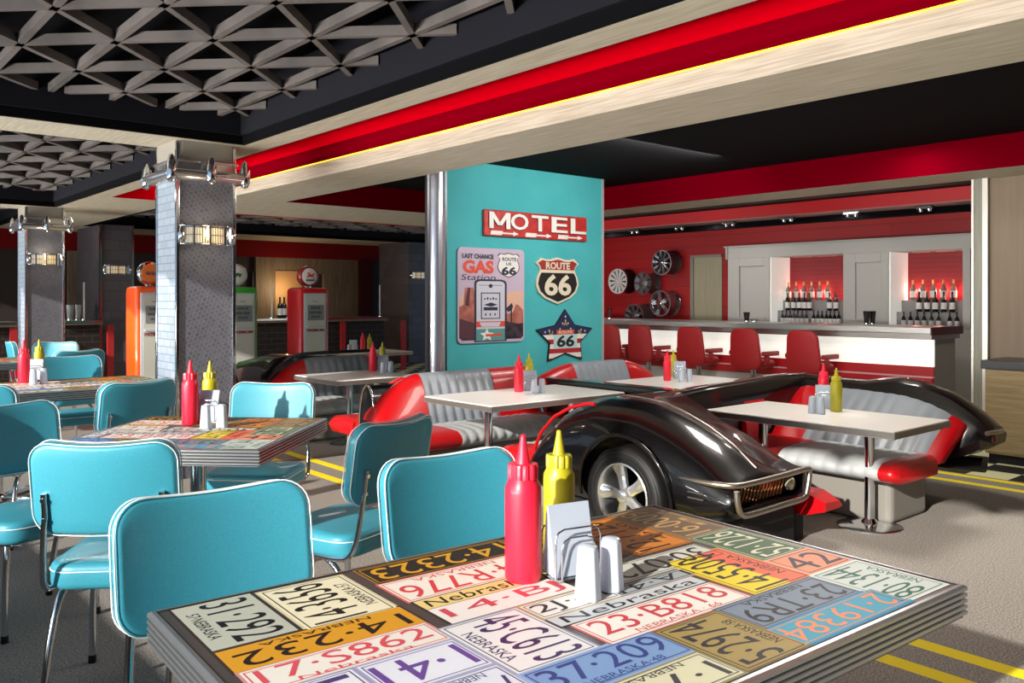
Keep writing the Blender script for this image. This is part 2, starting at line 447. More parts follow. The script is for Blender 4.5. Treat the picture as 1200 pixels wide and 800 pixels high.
# pier by the chrome column and the pier behind the third pillar
fin = MB(); wf = pw(479, 15.4); fin.box(wf, wf+1.1, 15.4, 16.6, 0, ZS, FINM); struct('wall_pier', fin, bevel=.01)
# teal wall
TW0, TW1, TWU = pw(521, 6.79), pw(705, 6.79), 6.79
struct('wall_center', MB().box(TW0, TW1, TWU, TWU+.22, 0, ZB, TEAL))
struct('trim_16', MB().box(TW1, TW1+.03, TWU-.01, TWU+.23, 0, ZB, M('pinkish_edge', '#c9bcbc', .3, .3)))
# window wall on the sunny side (outside the frame) and a solid wall behind the viewer, closed to keep light out
FR = M('window_frame_black', '#1c1b1d', .5)
mb = MB(); mb.box(-1.3, -1.1, -3.2, 18, 0, .92, M('sill_wall', '#77726c', .8))
struct('wall_left', mb)
mb = MB()
for u in (-3.1, -1.2, 2.1, 4.6, 7.2, 9.7, 12.2, 14.7, 17.9): mb.box(-1.24, -1.14, u-.05, u+.05, .75, 3.1, FR)
struct('window_1', mb)
struct('wall_behind', MB().box(-1.3, 8.6, -3.3, -3.15, 0, 3.2, M('dark_far_wall', '#362c2a', .6)))

# ---------------------------------------------------------------- pillars
def make_pillar(w, u, s, label, capital=True):
    t = thing('pillar', label, 'pillar', room(w, u), TH, 'metal clad square pillars')
    mb = MB(); e = .004
    mb.box(0, s, 0, s, 0, ZS, TREAD)
    mb.build('shaft', t, 0)
    mb = MB(); mb.box(-e, 0, .02, s-.02, 0, ZS-.13, SILV); mb.build('side_tiling', t, 0)
    for (x, y) in ((0, 0), (s, 0), (0, s), (s, s)):
        MB().box(x-.014, x+.014, y-.014, y+.014, 0, ZS-.01, CHROME).build('corner_trim', t, 0, bevel=.004)
    if capital:
        z = 2.33; o_ = .07
        def rect(o, z, r=.05, k=5):
            out = []
            for cx, cy, a0 in ((s-r+o, -o+r, -PI/2), (s-r+o, s+o-r, 0), (-o+r, s+o-r, PI/2), (-o+r, -o+r, PI)):
                for i in range(k):
                    a = a0+PI/2*i/(k-1); out.append((cx+r*math.cos(a), cy+r*math.sin(a), z))
            return out
        mb = MB(); mb.loft([rect(.01, z-.015), rect(.07, z-.01), rect(.10, z+.012), rect(.105, z+.045), rect(.085, z+.07), rect(.03, z+.08), rect(.026, z+.135), rect(.04, z+.14), rect(.04, z+.15), rect(.012, z+.155)], M('capital_chrome', '#d3d3d6', .2, .9))
        mb.build('bumper_ring', t, 50)
        mb = MB(); mb.loft([rect(.012, z+.155), rect(.012, ZS)], M('capital_band', '#a39d92', .5, .3)); mb.build('head_band', t, 0)
        for (x, y) in ((s/2, -.11), (s+.065, -.065), (-.065, -.065), (-.065, s+.065)):
            m2 = MB(); prof = [(.004, -.075), (.026, -.065), (.040, -.03), (.042, .04), (.036, .09), (.02, .135), (.004, .15)]
            m2.lathe(prof, CHROME, 12, Tm((x, y, z+.03))); m2.build('bumper_guard', t, 60)
    return t
PS = .45
make_pillar(2.34, 6.69, PS, 'nearest metal pillar, the one beside the plate-topped table in front of the fuel pumps')
make_pillar(2.49, 12.76, PS, 'metal pillar further back at the left, with a chrome ring at its head')
w3 = pw(118, 15.1)
t = thing('pillar', 'dark tiled pier at far left without a chrome ring, left of the orange pump', 'pillar', room(w3, 15.1), TH, None)
MB().box(0, .5, 0, 1.45, 0, ZS, FINM).build('shaft', t, 0)
for (x, y) in ((0, 0), (.5, 0)): MB().box(x-.02, x+.02, y-.02, y+.02, 0, ZS, M('pinkish_chrome', '#b9a5a0', .15, 1.)).build('corner_trim', t, 0)

# grille-shaped wall lamps
def make_sconce(label, w, u, z, s=.42):
    t = thing('wall_lamp', label, 'lamp', room(w, u, z), TH, 'grille shaped lamps on the pillars')
    hw, hh, dp = s/2, s*.17, s*.2
    mb = MB()
    for i in range(31):
        a = (-1+2*i/30)*PI/2*.94
        mb.box(-.0028, .0028, -.004, .004, -hh, hh, CHROME, Tm((hw*math.sin(a), -dp*math.cos(a)-.005, 0), a))
    for zz in (-hh, 0, hh):
        mb.tube([(hw*math.sin(a), -dp*math.cos(a)-.007, zz) for a in [(-1+2*k/20)*PI/2 for k in range(21)]], .005 if zz else .003, CHROME, 6)
    mb.build('grille_bars', t, 60)
    for k in (-.62, 0.0, .62):
        MB().box(-.006, .006, -.006, .006, -hh-.004, hh+.004, BLACK, Tm((hw*math.sin(k), -dp*math.cos(k)-.010, 0), k)).build('upright', t, 0)
    mb = MB()
    pts = [(.8*hw*math.sin(a), -.75*dp*math.cos(a), 0) for a in [(-1+2*k/12)*PI/2 for k in range(13)]]
    rings = [[(p[0], p[1], zz) for p in pts]+[(hw*.7, -.004, zz), (-hw*.7, -.004, zz)] for zz in (-hh*.8, hh*.8)]
    mb.loft(rings, M('lamp_glow', '#d9c9a5', .5, 0, 0, '#ffe2ad', .45)); mb.build('lamp_diffuser', t, 0)
    for sx in (-1, 1):
        m2 = MB(); m2.lathe([(.001, -hh), (hh*.6, -hh*.8), (hh*.75, 0), (hh*.6, hh*.8), (.001, hh)], CHROME, 12, Tm((sx*hw*.97, -.02, 0), 0, 0, 0, (.5, .8, 1)))
        m2.build('end_cap', t, 60)
    return t
sc0 = make_sconce('glowing grille lamp on the nearest metal pillar', 2.34+PS/2, 6.69, pz(276, 2.56, 6.69))
for lab, w, u, py in (('glowing grille lamp on the second metal pillar from the right', 2.49+PS/2, 12.76, 304), ('small glowing grille lamp on the dark tiled pier at far left', w3+.25, 15.1, 316), ('small glowing grille lamp beside the chrome column', wf+.25, 15.4, 322.5)):
    dup(sc0, room(w, u, pz(py, w, u)), None, lab)
for w, u, z in ((2.34+PS/2, 6.64, 1.9), (2.49+PS/2, 12.7, 1.98)):
    for dz in (.0,):
        l = bpy.data.lights.new('wall_lamp_light', 'POINT'); l.energy = 2.2; l.color = (1, .82, .6); l.shadow_soft_size = .05
        o = bpy.data.objects.new('wall_lamp_light', l); COL.objects.link(o); o.location = room(w, u-.16, z+.02)

# chrome round column in front of the teal wall
t = thing('chrome_column', 'round polished chrome column at the left edge of the teal wall', 'column', room(pw(511, 6.7), 6.7), 0)
mb = MB(); mb.lathe([(.088, 0), (.088, ZB-.001)], M('column_chrome', '#c3c6d2', .24, .8), 32); mb.build('column_shaft', t, 40)
MB().lathe([(.12, 0), (.12, .03), (.09, .05)], CHROME, 32).build('base_flange', t, 40)
MB().box(-.115, -.085, -.02, .02, 0, ZB, DKSTEEL, Tm(rz=TH)).box(.085, .115, -.02, .02, 0, ZB, DKSTEEL, Tm(rz=TH)).build('edge_strips', t, 0)
# ================================================================ plate-topped tables
def RM(rx=0, ry=0): return None
def col(h): return M('print_'+h.strip('#'), h, .5, 0, .0, spec=.35)
# a0,a1,b0,b1, background, ink, text, reading direction, small words, border
PL = [
 (.03, .19, .01, .26, '#b9bcae', '#17151a', '31·292', '+b', '57·NEBRASKA', None),
 (.205, .395, .02, .272, '#eae3c3', '#1b1512', '14·3656', '-b', 'NEBRASKA·57', '#d5cda8'),
 (.03, .40, .27, .372, '#d89a25', '#231418', '14·232', '-a', 'NEBRASKA', None),
 (.035, .395, .375, .468, '#ebe6dc', '#d8505c', '17·S862', '+a', 'Nebraska', '#cf8d8f'),
 (.435, .84, .012, .125, '#2a211f', '#d9a024', '14·2323', '-a', '', '#8d6a3a'),
 (.43, .80, .13, .262, '#ece7da', '#d5414a', '14·R776', '-a', 'NEBRASKA', '#d86a66'),
 (.435, .73, .266, .32, '#e8cf86', '#1a1414', 'Nebraska', '+a', '', None),
 (.435, .76, .322, .412, '#ebe8e2', '#cf4a58', '14·BJ', '+a', '', None),
 (.40, .582, .42, .66, '#eae9e8', '#3b2b5c', '45·C613', '+b', 'NEBRASKA', '#9aa0b5'),
 (.20, .392, .475, .60, '#e4e6f0', '#6b4a98', '1·41', '-a', '', '#a8a8c8'),
 (.04, .19, .475, .70, '#e9e9ee', '#4a3c78', '14·1', '+b', 'NEBRASKA', '#9a9ac0'),
 (.20, .392, .61, .73, '#dfe3ef', '#3d3d70', '7·3B41', '-a', 'NEBRASKA', '#a0a6c4'),
 (.40, .705, .665, .775, '#7c9fce', '#2b3f86', '37·209', '+a', 'NEBRASKA·48', '#9ab4dc'),
 (.61, 1.01, .555, .668, '#f0ece2', '#cf3b45', '23·B818', '+a', 'NEBRASKA · 66', '#d96b6b'),
 (.59, 1.01, .505, .55, '#cfd3d6', '#141216', 'Nebraska', '+a', '', None),
 (.59, .80, .42, .50, '#ebe7df', '#2a2a2e', '2J·41', '+a', '', '#b59a63'),
 (.80, 1.04, .455, .502, '#a9b2b6', '#17171b', '1A·41', '-a', '', '#96623a'),
 (1.235, 1.405, .012, .30, '#6e5742', '#c9a263', '16·0009', '-b', '81', '#a38252'),
 (1.035, 1.225, .025, .325, '#d6801f', '#241510', '12·7126', '-b', '49·60', '#8d4e16'),
 (.86, 1.025, .03, .30, '#9a7a4f', '#2a1c12', '65·20', '-b', '', '#5c452c'),
 (1.24, 1.405, .305, .535, '#3d5f3e', '#e0dcc2', '52·1226', '-b', '', '#8f9f80'),
 (.80, 1.21, .345, .448, '#d6d6cc', '#101012', '30·0729', '-a', '', '#5e5e58'),
 (1.03, 1.228, .405, .665, '#f0d41c', '#16130e', '14·5500', '-b', 'NEBRASKA', '#d8a020'),
 (1.238, 1.405, .54, .66, '#f0946e', '#2a1f3c', '42', '+a', '', '#e8b2a0'),
 (1.225, 1.41, .668, .878, '#cfd8d2', '#1f5f4c', '80·1344', '-b', 'NEBRASKA', '#e8ece6'),
 (.89, 1.215, .672, .79, '#77879a', '#0d0e14', '23·TR9', '-a', 'NEBRASKA', '#4c5a70'),
 (.87, 1.25, .795, .885, '#2f9cb8', '#ee8a5c', '2·19384', '-a', '', '#2278a8'),
 (.71, .885, .678, .885, '#a58e50', '#1b1a26', '5·2974', '-b', 'NEBRASKA·58', '#6b5a34'),
 (.41, .70, .785, .885, '#ddd9b6', '#3c3c44', '1·7T4', '-a', 'NEBRASKA', '#8f8a66'),
 (.03, .19, .71, .885, '#c9a648', '#2a1a18', '14·7', '+b', 'NEBRASKA', '#8f6c26'),
 (.20, .40, .74, .885, '#d8dce4', '#903848', '2·B65', '+a', '', '#a85a66'),
]
def plate_print(T, z, amax=1.43, bmax=.90, sel=None, shift=0., sa=1., sb=1.):
    mb = MB()
    for i, (a0, a1, b0, b1, bg, fg, tx, d, small, brd) in enumerate(PL):
        if a1 <= shift+.02: continue
        a0 = max(a0, shift+.012)
        A0, A1, B0, B1 = (a0-shift)*sa, (a1-shift)*sa, b0*sb, b1*sb
        zz = z+.0004+i*.00003
        mb.add([(A0-.006, B0-.006, zz-.0002), (A1+.006, B0-.006, zz-.0002), (A1+.006, B1+.006, zz-.0002), (A0-.006, B1+.006, zz-.0002)], [(0, 1, 2, 3)], col(brd or '#3a302b'), T)
        mb.add([(A0, B0, zz), (A1, B0, zz), (A1, B1, zz), (A0, B1, zz)], [(0, 1, 2, 3)], col(bg), T)
        if bg == '#f0d41c':
            mb.add([(A0+(A1-A0)*.55, B0, zz+.0001), (A1, B0, zz+.0001), (A1, B1, zz+.0001), (A0+(A1-A0)*.62, B1, zz+.0001)], [(0, 1, 2, 3)], col('#ee6a4a'), T)
        # local text frame: reading dir r, up dir p (a,b axes; b is clockwise of a seen from above)
        r = {'+a': (1, 0), '-a': (-1, 0), '+b': (0, 1), '-b': (0, -1)}[d]
        p = (r[1], -r[0])                # counterclockwise turn expressed in (a, b) with b clockwise of a
        L = (A1-A0) if r[0] else (B1-B0); W = (B1-B0) if r[0] else (A1-A0)
        cx, cy = (A0+A1)/2, (B0+B1)/2
        Tt = Matrix(((r[0], p[0], 0, cx), (r[1], p[1], 0, cy), (0, 0, 1, zz+.0003), (0, 0, 0, 1)))
        F = T @ Tt
        if brd:
            e = .004
            for (x0, x1, y0, y1) in ((-L/2+e, L/2-e, W/2-2*e, W/2-1.4*e), (-L/2+e, L/2-e, -W/2+1.4*e, -W/2+2*e), (-L/2+e, -L/2+1.6*e, -W/2+1.4*e, W/2-1.4*e), (L/2-1.6*e, L/2-e, -W/2+1.4*e, W/2-1.4*e)):
                mb.add([(x0, y0, 0), (x1, y0, 0), (x1, y1, 0), (x0, y1, 0)], [(0, 1, 2, 3)], col(fg), F)
        if small:
            put_text(mb, tx, -L*.45, -W*.20, L*.9, W*.60, 0, col(fg), F, 0)
            put_text(mb, small, -L*.30, -W*.42, L*.6, W*.15, 0, col(fg), F, 0)
        else:
            put_text(mb, tx, -L*.45, -W*.36, L*.9, W*.72, 0, col(fg), F, 0, .1 if tx == 'Nebraska' else 0)
    return mb
EDGE = M('ribbed_edge_metal', '#b9bbbe', .28, .85)
EDGED = M('ribbed_edge_groove', '#242224', .5, .5)
FRAME = M('table_rim_metal', '#6a6160', .35, .6)
def plate_table(label, corner, d, la, lb, zt=.78, shift=0., sa=1., sb=1., legs='centre', group='licence plate topped tables'):
    """corner at L, axis a along d, axis b clockwise of a"""
    rz = math.atan2(d[1], d[0])
    t = thing('plate_table', label, 'table', (corner[0], corner[1], 0), rz, group)
    # local: x=a, y=-b
    F = Matrix(((1, 0, 0, 0), (0, -1, 0, 0), (0, 0, 1, 0), (0, 0, 0, 1)))
    mb = MB(); mb.box(0, la, -lb, 0, zt-.03, zt-.0008, FRAME); mb.build('tabletop', t, 0)
    mb = plate_print(F, zt-.0006, la, lb, None, shift, sa, sb); mb.build('plate_print', t, 0)
    mb = MB()
    th = .07; prof = [(-.004, 0), (.004, 0), (.008, .003)]
    nr = 5
    for k in range(nr):
        z0 = .004+k*(th-.006)/nr; z1 = z0+(th-.006)/nr
        prof += [(.010, z0+.0005), (.010, z1-.0055), (.001, z1-.005), (.001, z1-.0005)]
    prof += [(.004, th), (-.004, th)]
    def rect(o, z): return [(-o, o, z), (la+o, o, z), (la+o, -lb-o, z), (-o, -lb-o, z)]
    rings = [rect(o, zt+.001-z) for o, z in prof]
    for i in range(len(rings)-1):
        g = abs(prof[i][0]-.001) < 1e-6 and abs(prof[i+1][0]-.001) < 1e-6
        mb.loft([rings[i], rings[i+1]], EDGED if g else EDGE, cap=False)
    mb.box(0, la, -lb, 0, zt-.065, zt-.03, EDGED)
    mb.build('edge_band', t, 0)
    cs = [(la/2, -lb/2)] if la < 1.2 else [(la*.25, -lb/2), (la*.75, -lb/2)]
    for x, y in cs:
        m2 = MB(); m2.lathe([(.036, .03), (.036, zt-.07)], CHROME, 24, Tm((x, y, 0))); m2.build('pole', t)
        m2 = MB()
        for k in range(4): m2.box(0, .36, -.03, .03, .01, .035, CHROME, Tm((x, y, 0), k*PI/2+PI/4))
        m2.lathe([(.06, 0), (.06, .04), (.04, .055)], CHROME, 20, Tm((x, y, 0))); m2.build('base', t, 30, bevel=.004)
        MB().box(x-.16, x+.16, y-.16, y+.16, zt-.075, zt-.065, DKSTEEL).build('top_bracket', t, 0)
    return t
Lc = (-.7095, 1.6894); DA = (.79207, .61043)
plate_table('large ribbed-edge table topped with licence plates, nearest in the foreground', Lc, DA, 1.43, .90)
# table 2 turned 45 degrees to the room, nearly square to the viewer
D2 = (.997, -.078); c2c = (-1.47, 4.0)
def tl(c, d, la, lb): return (c[0]-d[0]*la/2-d[1]*lb/2*1., c[1]-d[1]*la/2+d[0]*lb/2)
plate_table('square licence plate table in the second row, just left of the red and grey booths', tl(c2c, D2, .93, .93), D2, .93, .93, shift=.5, sa=1., sb=1.03)
cL = room(1.50, 6.80)
plate_table('long licence plate table at the left beside the nearest metal pillar', tl(cL, CW, 1.40, .90), CW, 1.40, .90)
cF = room(1.35, 9.85)
plate_table('far licence plate table cut by the left edge, behind the mustard bottle', tl(cF, CW, 1.2, .90), CW, 1.2, .90, shift=.23)

# ================================================================ chairs
def make_chair(label):
    """local: +y is the way the sitter faces; origin on the floor below the seat centre"""
    t = thing('diner_chair', label, 'chair', (0, 0, 0), 0, 'turquoise diner chairs')
    # seat
    mb = MB()
    Ts = Tm((0, 0, .443)) @ Matrix.Rotation(PI/2, 4, 'X')
    lp = pad(mb, .45, .43, .092, .09, .024, TURQ, nx=22, nz=8, T=Ts, puff=.008)
    mb.build('seat', t, 50)
    for y_ in (.020,):
        m2 = MB(); m2.tube([Ts @ Vector(p) for p in lp(-.0012, y_)], .0022, WPIPE, 6, closed=True); m2.build('seat_piping', t, 60)
    # backrest
    yb = -.235; lean = math.radians(9)
    Tb = Tm((0, yb, .765)) @ Matrix.Rotation(lean, 4, 'X')
    mb = MB(); bend = lambda s: -.035*(1-s*s)*1.0+.0
    top = lambda s: .0045*math.cos(s*2.6*1.2)*-1
    lp = pad(mb, .48, .315, .05, .075, .016, TURQ, bend=bend, top=top, nx=26, nz=8, T=Tb)
    mb.build('backrest', t, 50)
    for y_ in (.021, -.021):
        m2 = MB(); m2.tube([Tb @ Vector(p) for p in lp(-.0012, y_)], .0022, WPIPE, 6, closed=True); m2.build('back_piping', t, 60)
    # chrome frame, one tube each side: behind the back, down, forward under the seat
    for sx in (-1, 1):
        x = sx*.19
        P = [Tb @ Vector((x, -.045, -.01)), Tb @ Vector((x, -.047, -.09)), Vector((x*1.03, yb-.028, .62)), Vector((x*1.08, yb-.012, .5)), Vector((x*1.12, yb+.015, .425)), Vector((x*1.1, yb+.07, .398)), Vector((x*1.05, -.02, .392)), Vector((x*.95, .14, .392)), Vector((x*.8, .19, .39))]
        m2 = MB(); m2.tube(smoothpath(P, 5), .0105, CHROME, 10)
        m2.build('side_frame', t, 60)
        m2 = MB(); m2.tube([Tb @ Vector((x, -.06, -.03)), Tb @ Vector((x, -.02, -.03))], .008, CHROME, 10)
        m2.tube([Tb @ Vector((x, -.06, -.1)), Tb @ Vector((x, -.02, -.1))], .008, CHROME, 10)
        m2.build('back_screw', t, 60)
        for (P, nm) in (([(x*.92, .13, .40), (x*.98, .15, .33), (x*1.02, .155, .2), (x*1.04, .16, .025)], 'leg'),
                        ([(x*1.0, -.06, .392), (x*1.04, -.14, .345), (x*1.07, -.20, .22), (x*1.08, -.235, .1), (x*1.1, -.255, .025)], 'leg')):
            lg = MB(); lg.tube(smoothpath(P, 6), .0125, CHROME, 10); L_ = lg.build(nm, t, 60)
            e = P[-1]; ft = MB(); ft.lathe([(.014, 0), (.015, .003), (.014, .03)], RUBBER, 12, Tm((e[0], e[1], 0))); ft.build('rubber_foot', L_, 60)
    m2 = MB(); m2.tube([(-.18, .10, .392), (.18, .10, .392)], .009, CHROME, 8); m2.tube([(-.19, -.1, .392), (.19, -.1, .392)], .009, CHROME, 8); m2.build('cross_rail', t, 60)
    return t
chair0 = make_chair('turquoise diner chair at the far left side of the foreground table, its back nearest the camera')
def place_chair(bx, by, face, label, first=[True]):
    """(bx,by): ground point below the backrest; face: direction the sitter looks"""
    n = math.hypot(*face); f = (face[0]/n, face[1]/n); rz = math.atan2(f[1], f[0])-PI/2
    loc = (bx+f[0]*.25, by+f[1]*.25, 0)
    if first[0]:
        first[0] = False; chair0.location = loc; chair0.rotation_euler = (0, 0, rz); chair0['label'] = label; return chair0
    return dup(chair0, loc, rz, label)
nb = (.61043, -.79207)
place_chair(-.74, 2.13, nb, 'turquoise chair nearest the camera, behind the left half of the foreground table')
place_chair(-.19, 2.63, nb, 'turquoise chair behind the foreground table, directly left of the big red bottle')
place_chair(-1.38, 2.90, (-.10, 1), 'sunlit turquoise chair on the near side of the second-row square table, seen from behind')
place_chair(-2.2, 5.02, (-.83, .56), 'dark side of a turquoise chair standing left of the second-row bottles, back turned to camera')
place_chair(-1.36, 4.86, (-.08, -1), 'brightly lit pale turquoise chair on the far side of the second-row square table, facing camera')
place_chair(-.48, 3.42, (-.86, .51), 'turquoise chair with a shaded back at the right end of the second-row square table')
place_chair(-2.30, 3.86, (.84, -.545), 'turquoise chair with navy-shaded backrest cut by the left edge, its lit seat toward the camera')
place_chair(-3.00, 4.72, (-.2, 1), 'turquoise chair top just showing at the left edge above the navy-shaded one')
place_chair(-3.69, 7.12, (.64, -.77), 'turquoise chair behind the long left table, directly right of the napkin holder there')
place_chair(-4.06, 8.0, (-.83, .56), 'shaded dark turquoise chair in front of the brick counter, left of the orange pump')
place_chair(-5.05, 9.45, (.1, -1), 'small bright turquoise chair far back, just right of the mustard bottle at the left')
place_chair(-5.62, 9.6, (.8, .6), 'dark chair back touching the left edge far in the room')

# ================================================================ condiments
def make_bottle(name, label, cat, h, r, mat, group):
    t = thing(name, label, cat, (0, 0, 0), 0, group)
    hb = h*.70
    MB().lathe([(r*.9, 0), (r, .008), (r, hb-.03), (r*.98, hb-.018), (r*.80, hb-.004), (r*.76, hb)], mat, 32).build('body', t, 50)
    mb = MB(); prof = []; n = 36; vs = []; fs = []
    rings = []
    for z_, k in ((hb, 1.), (hb+h*.085, 1.), (hb+h*.10, .93)):
        rings.append([((r*.80*k+.0018*(1 if i % 3 else -1))*math.cos(2*PI*i/n), (r*.80*k+.0018*(1 if i % 3 else -1))*math.sin(2*PI*i/n), z_) for i in range(n)])
    mb.loft(rings, mat); mb.build('cap', t, 30)
    z0 = hb+h*.10
    MB().lathe([(r*.42, z0), (r*.33, z0+h*.05), (r*.18, h-.012), (r*.15, h-.003), (r*.08, h)], mat, 20).build('nozzle', t, 50)
    return t
def make_holder(label):
    t = thing('napkin_holder', label, 'holder', (0, 0, 0), 0, 'chrome wire napkin holders')
    for y in (-.032, .032):
        mb = MB()
        for (hw, hh) in ((.058, .115), (.042, .095)):
            pts = [(-hw, y, .006), (-hw, y, hh-.02), (-hw+.006, y, hh-.006), (-hw+.02, y, hh), (hw-.02, y, hh), (hw-.006, y, hh-.006), (hw, y, hh-.02), (hw, y, .006)]
            mb.tube(pts, .0022, CHROME, 8)
        mb.build('wire_side', t, 60)
    mb = MB(); mb.box(-.06, .06, -.034, .034, .003, .007, CHROME)
    for x in (-.05, .05):
        for y in (-.028, .028): mb.lathe([(.005, 0), (.005, .004)], CHROME, 8, Tm((x, y, 0)))
    mb.build('tray', t, 30)
    return t
def make_napkins(label):
    t = thing('napkin_stack', label, 'napkins', (0, 0, 0), 0, 'white napkin stacks')
    for i in range(6):
        y = -.024+i*.0095; mb = MB(); e = math.radians(-12+3.4*i); h_ = .155+.004*random.random()-.003*i
        T = Tm((0.004*random.uniform(-1, 1), y, .0085)) @ Matrix.Rotation(e, 4, 'X')
        mb.box(-.054, .054, -.0022, .0022, 0, h_, PAPER, T)
        mb.build('napkin', t, 0, bevel=.0015)
    return t
def make_shaker(label):
    t = thing('salt_shaker', label, 'shaker', (0, 0, 0), 0, 'white salt and pepper shakers')
    MB().lathe([(.0285, 0), (.029, .004), (.0225, .098), (.0215, .1035)], CERAM, 8).build('body', t, 20, bevel=.002)
    mb = MB(); mb.lathe([(.0205, .1035), (.019, .109), (.012, .112), (.001, .1125)], CERAM, 16)
    mb.build('cap', t, 50); return t
KETG, MUSG = 'red squeeze bottles', 'yellow squeeze bottles'
ket0 = mus0 = hol0 = nap0 = sha0 = None
def cond(where, zt, k, m, h, s1, s2, rz, hk=.315, hm=.295, first=False):
    global ket0, mus0, hol0, nap0, sha0
    z = zt+.0012
    def pos(p): x, y = at(p[0], p[1], zt); return (x, y, z)
    if first:
        ket0 = make_bottle('ketchup_bottle', '', 'bottle', .32, .0405, KET, KETG); mus0 = make_bottle('mustard_bottle', '', 'bottle', .297, .0385, MUS, MUSG)
        hol0 = make_holder(''); nap0 = make_napkins(''); sha0 = make_shaker('')
        objs = [ket0, mus0, hol0, nap0, sha0, dup(sha0)]
    else: objs = [dup(o) for o in (ket0, mus0, hol0, nap0, sha0, sha0)]
    labs = ['red squeeze bottle standing on %s', 'yellow mustard squeeze bottle standing on %s', 'chrome wire napkin holder on %s', 'white napkins in the wire holder on %s', 'left white shaker on %s', 'right white shaker on %s']
    for o, p, lb, i in zip(objs, (k, m, h, h, s1, s2), labs, range(6)):
        o.location = pos(p); o.rotation_euler = (0, 0, rz); o['label'] = lb % where
        if i == 3: o.location.z += .0
        if not first and i < 2: o.scale = ((hk/.32,)*3, (hm/.297,)*3)[i]
cond('the foreground plate table', .78, (613, 679), (655, 646), (669, 675), (689, 702), (716, 691), math.radians(28), first=True)
cond('the second-row plate table', .78, (223, 497), (246, 489), (245, 495), (241, 502), (260, 501), math.radians(-4))
cond('the long left plate table', .78, (28, 448.5), (46, 441), (42, 446), (39, 450.5), (51, 449.5), math.radians(10))
cond('the back-left white booth table', .65, (437, 434.5), (448, 431), (449, 434), (448.5, 437), (458, 436), math.radians(0), .30, .28)
cond('the white table before the teal wall', .65, (608, 459), (620, 452), (621, 457), (626, 461), (635, 460), math.radians(0), .30, .28)
cond('the grey table below the bar stools', .65, (782, 446), (789, 441), (797, 443.5), (799, 447.5), (808, 447), math.radians(0), .28, .26)
cond('the table behind the black fender', .65, (965, 474), (980, 482), (966, 479), (952, 484), (962, 485), math.radians(-20), .29, .29)
cond('the small far table left of the column', .65, (425, 412), (433, 411.5), (414, 411.5), (409, 413), (415, 413), 0, .27, .25)
# ================================================================ booth benches (local x along the bench, +y forward, origin on floor at backrest foot)
def make_bench(label, w, u, face, width, cuts, label_parts=None, seat_d=.47, zs=(.27, .40), zt=.79, lean=.17, arch=(.0, .0), seat_red=(.2, .2), th=.13, group='red and grey booth benches', seat_w=None):
    """cuts: x positions where the back changes red|grey|red ; arch: how far the top edge falls at each end"""
    t = thing('booth_bench', label, 'bench', room(w, u), TH+face, group)
    def ztop(x):
        l = arch[0]; r = arch[1]; z = zt
        if l and x < .55: z -= l*(1-x/.55)**2
        if r and x > width-.55: z -= r*((x-width+.55)/.55)**2
        return z
    def back(x0, x1, m, pleat, nm):
        n = max(2, int((x1-x0)/.0115)) if pleat else max(3, int((x1-x0)/.04)); rings = []
        for i in range(n+1):
            x = x0+(x1-x0)*i/n; z1 = ztop(x); zb = zs[1]-.06
            pl = .012*abs(math.sin(PI*(x-x0)/.092)) if pleat else .008
            er = 0.
            dx = min(x, width-x)
            if dx < .05: er = .03*(1-dx/.05)**2
            k = (z1-zb)
            rings.append([(x, 0+pl-er, zb), (x, -lean*.35+pl-er, zb+k*.4), (x, -lean*.75+pl-er, zb+k*.8), (x, -lean*.93+pl*.6-er, z1-.025), (x, -lean-.02, z1-er), (x, -lean-.07, z1-er), (x, -lean-th+er, z1-.04), (x, -th*.9-lean*.4, zb+.1), (x, -th, zb)])
        mb = MB(); mb.loft(rings, m); return mb.build(nm, t, 60)
    seq = [0]+list(cuts)+[width]; names = ['side_cushion', 'back_cushion', 'side_cushion'] if len(cuts) == 2 else ['back_cushion', 'side_cushion'] if len(cuts) == 1 else ['back_cushion']
    for a, b, nm in zip(seq, seq[1:], names):
        o = back(a, b, GREY if nm == 'back_cushion' else RED, nm == 'back_cushion', nm)
    sl, sr = seat_red
    def seat(x0, x1, m, pleat, nm, endl=False, endr=False):
        n = max(2, int((x1-x0)/.0115)) if pleat else 12; rings = []
        for i in range(n+1):
            x = x0+(x1-x0)*i/n; p = .010*abs(math.sin(PI*(x-x0)/.092)) if pleat else .006
            q = 0.
            if endl: q = max(q, 1-(x-x0)/.06)
            if endr: q = max(q, 1-(x1-x)/.06)
            q = max(0, q)**2*.035
            z0, z1 = zs
            rings.append([(x, .0, z0), (x, seat_d-.05-q, z0), (x, seat_d-.01+p-q, z0+.03+q*.3), (x, seat_d+p-q, (z0+z1)/2), (x, seat_d-.015+p-q, z1-.035-q), (x, seat_d-.06-q, z1-.008+p*.5-q), (x, seat_d*.5, z1+p*.7+.004-q), (x, .0, z1+p*.5-.005-q)])
        mb = MB(); mb.loft(rings, m); mb.build(nm, t, 60)
    if sl: seat(0, sl, RED, False, 'seat_end', True, False)
    seat(sl, (seat_w or width)-sr, SEATG if (sl or sr) else RED, bool(sl or sr), 'seat_cushion')
    if sr: seat(width-sr, width, RED, False, 'seat_end', False, True)
    mb = MB(); mb.box(.10, (seat_w or width)-.06, -th+.02, seat_d-.14, 0, zs[0], PLINTH); mb.build('plinth', t, 0, bevel=.04, seg=4)
    return t
PIB = PI
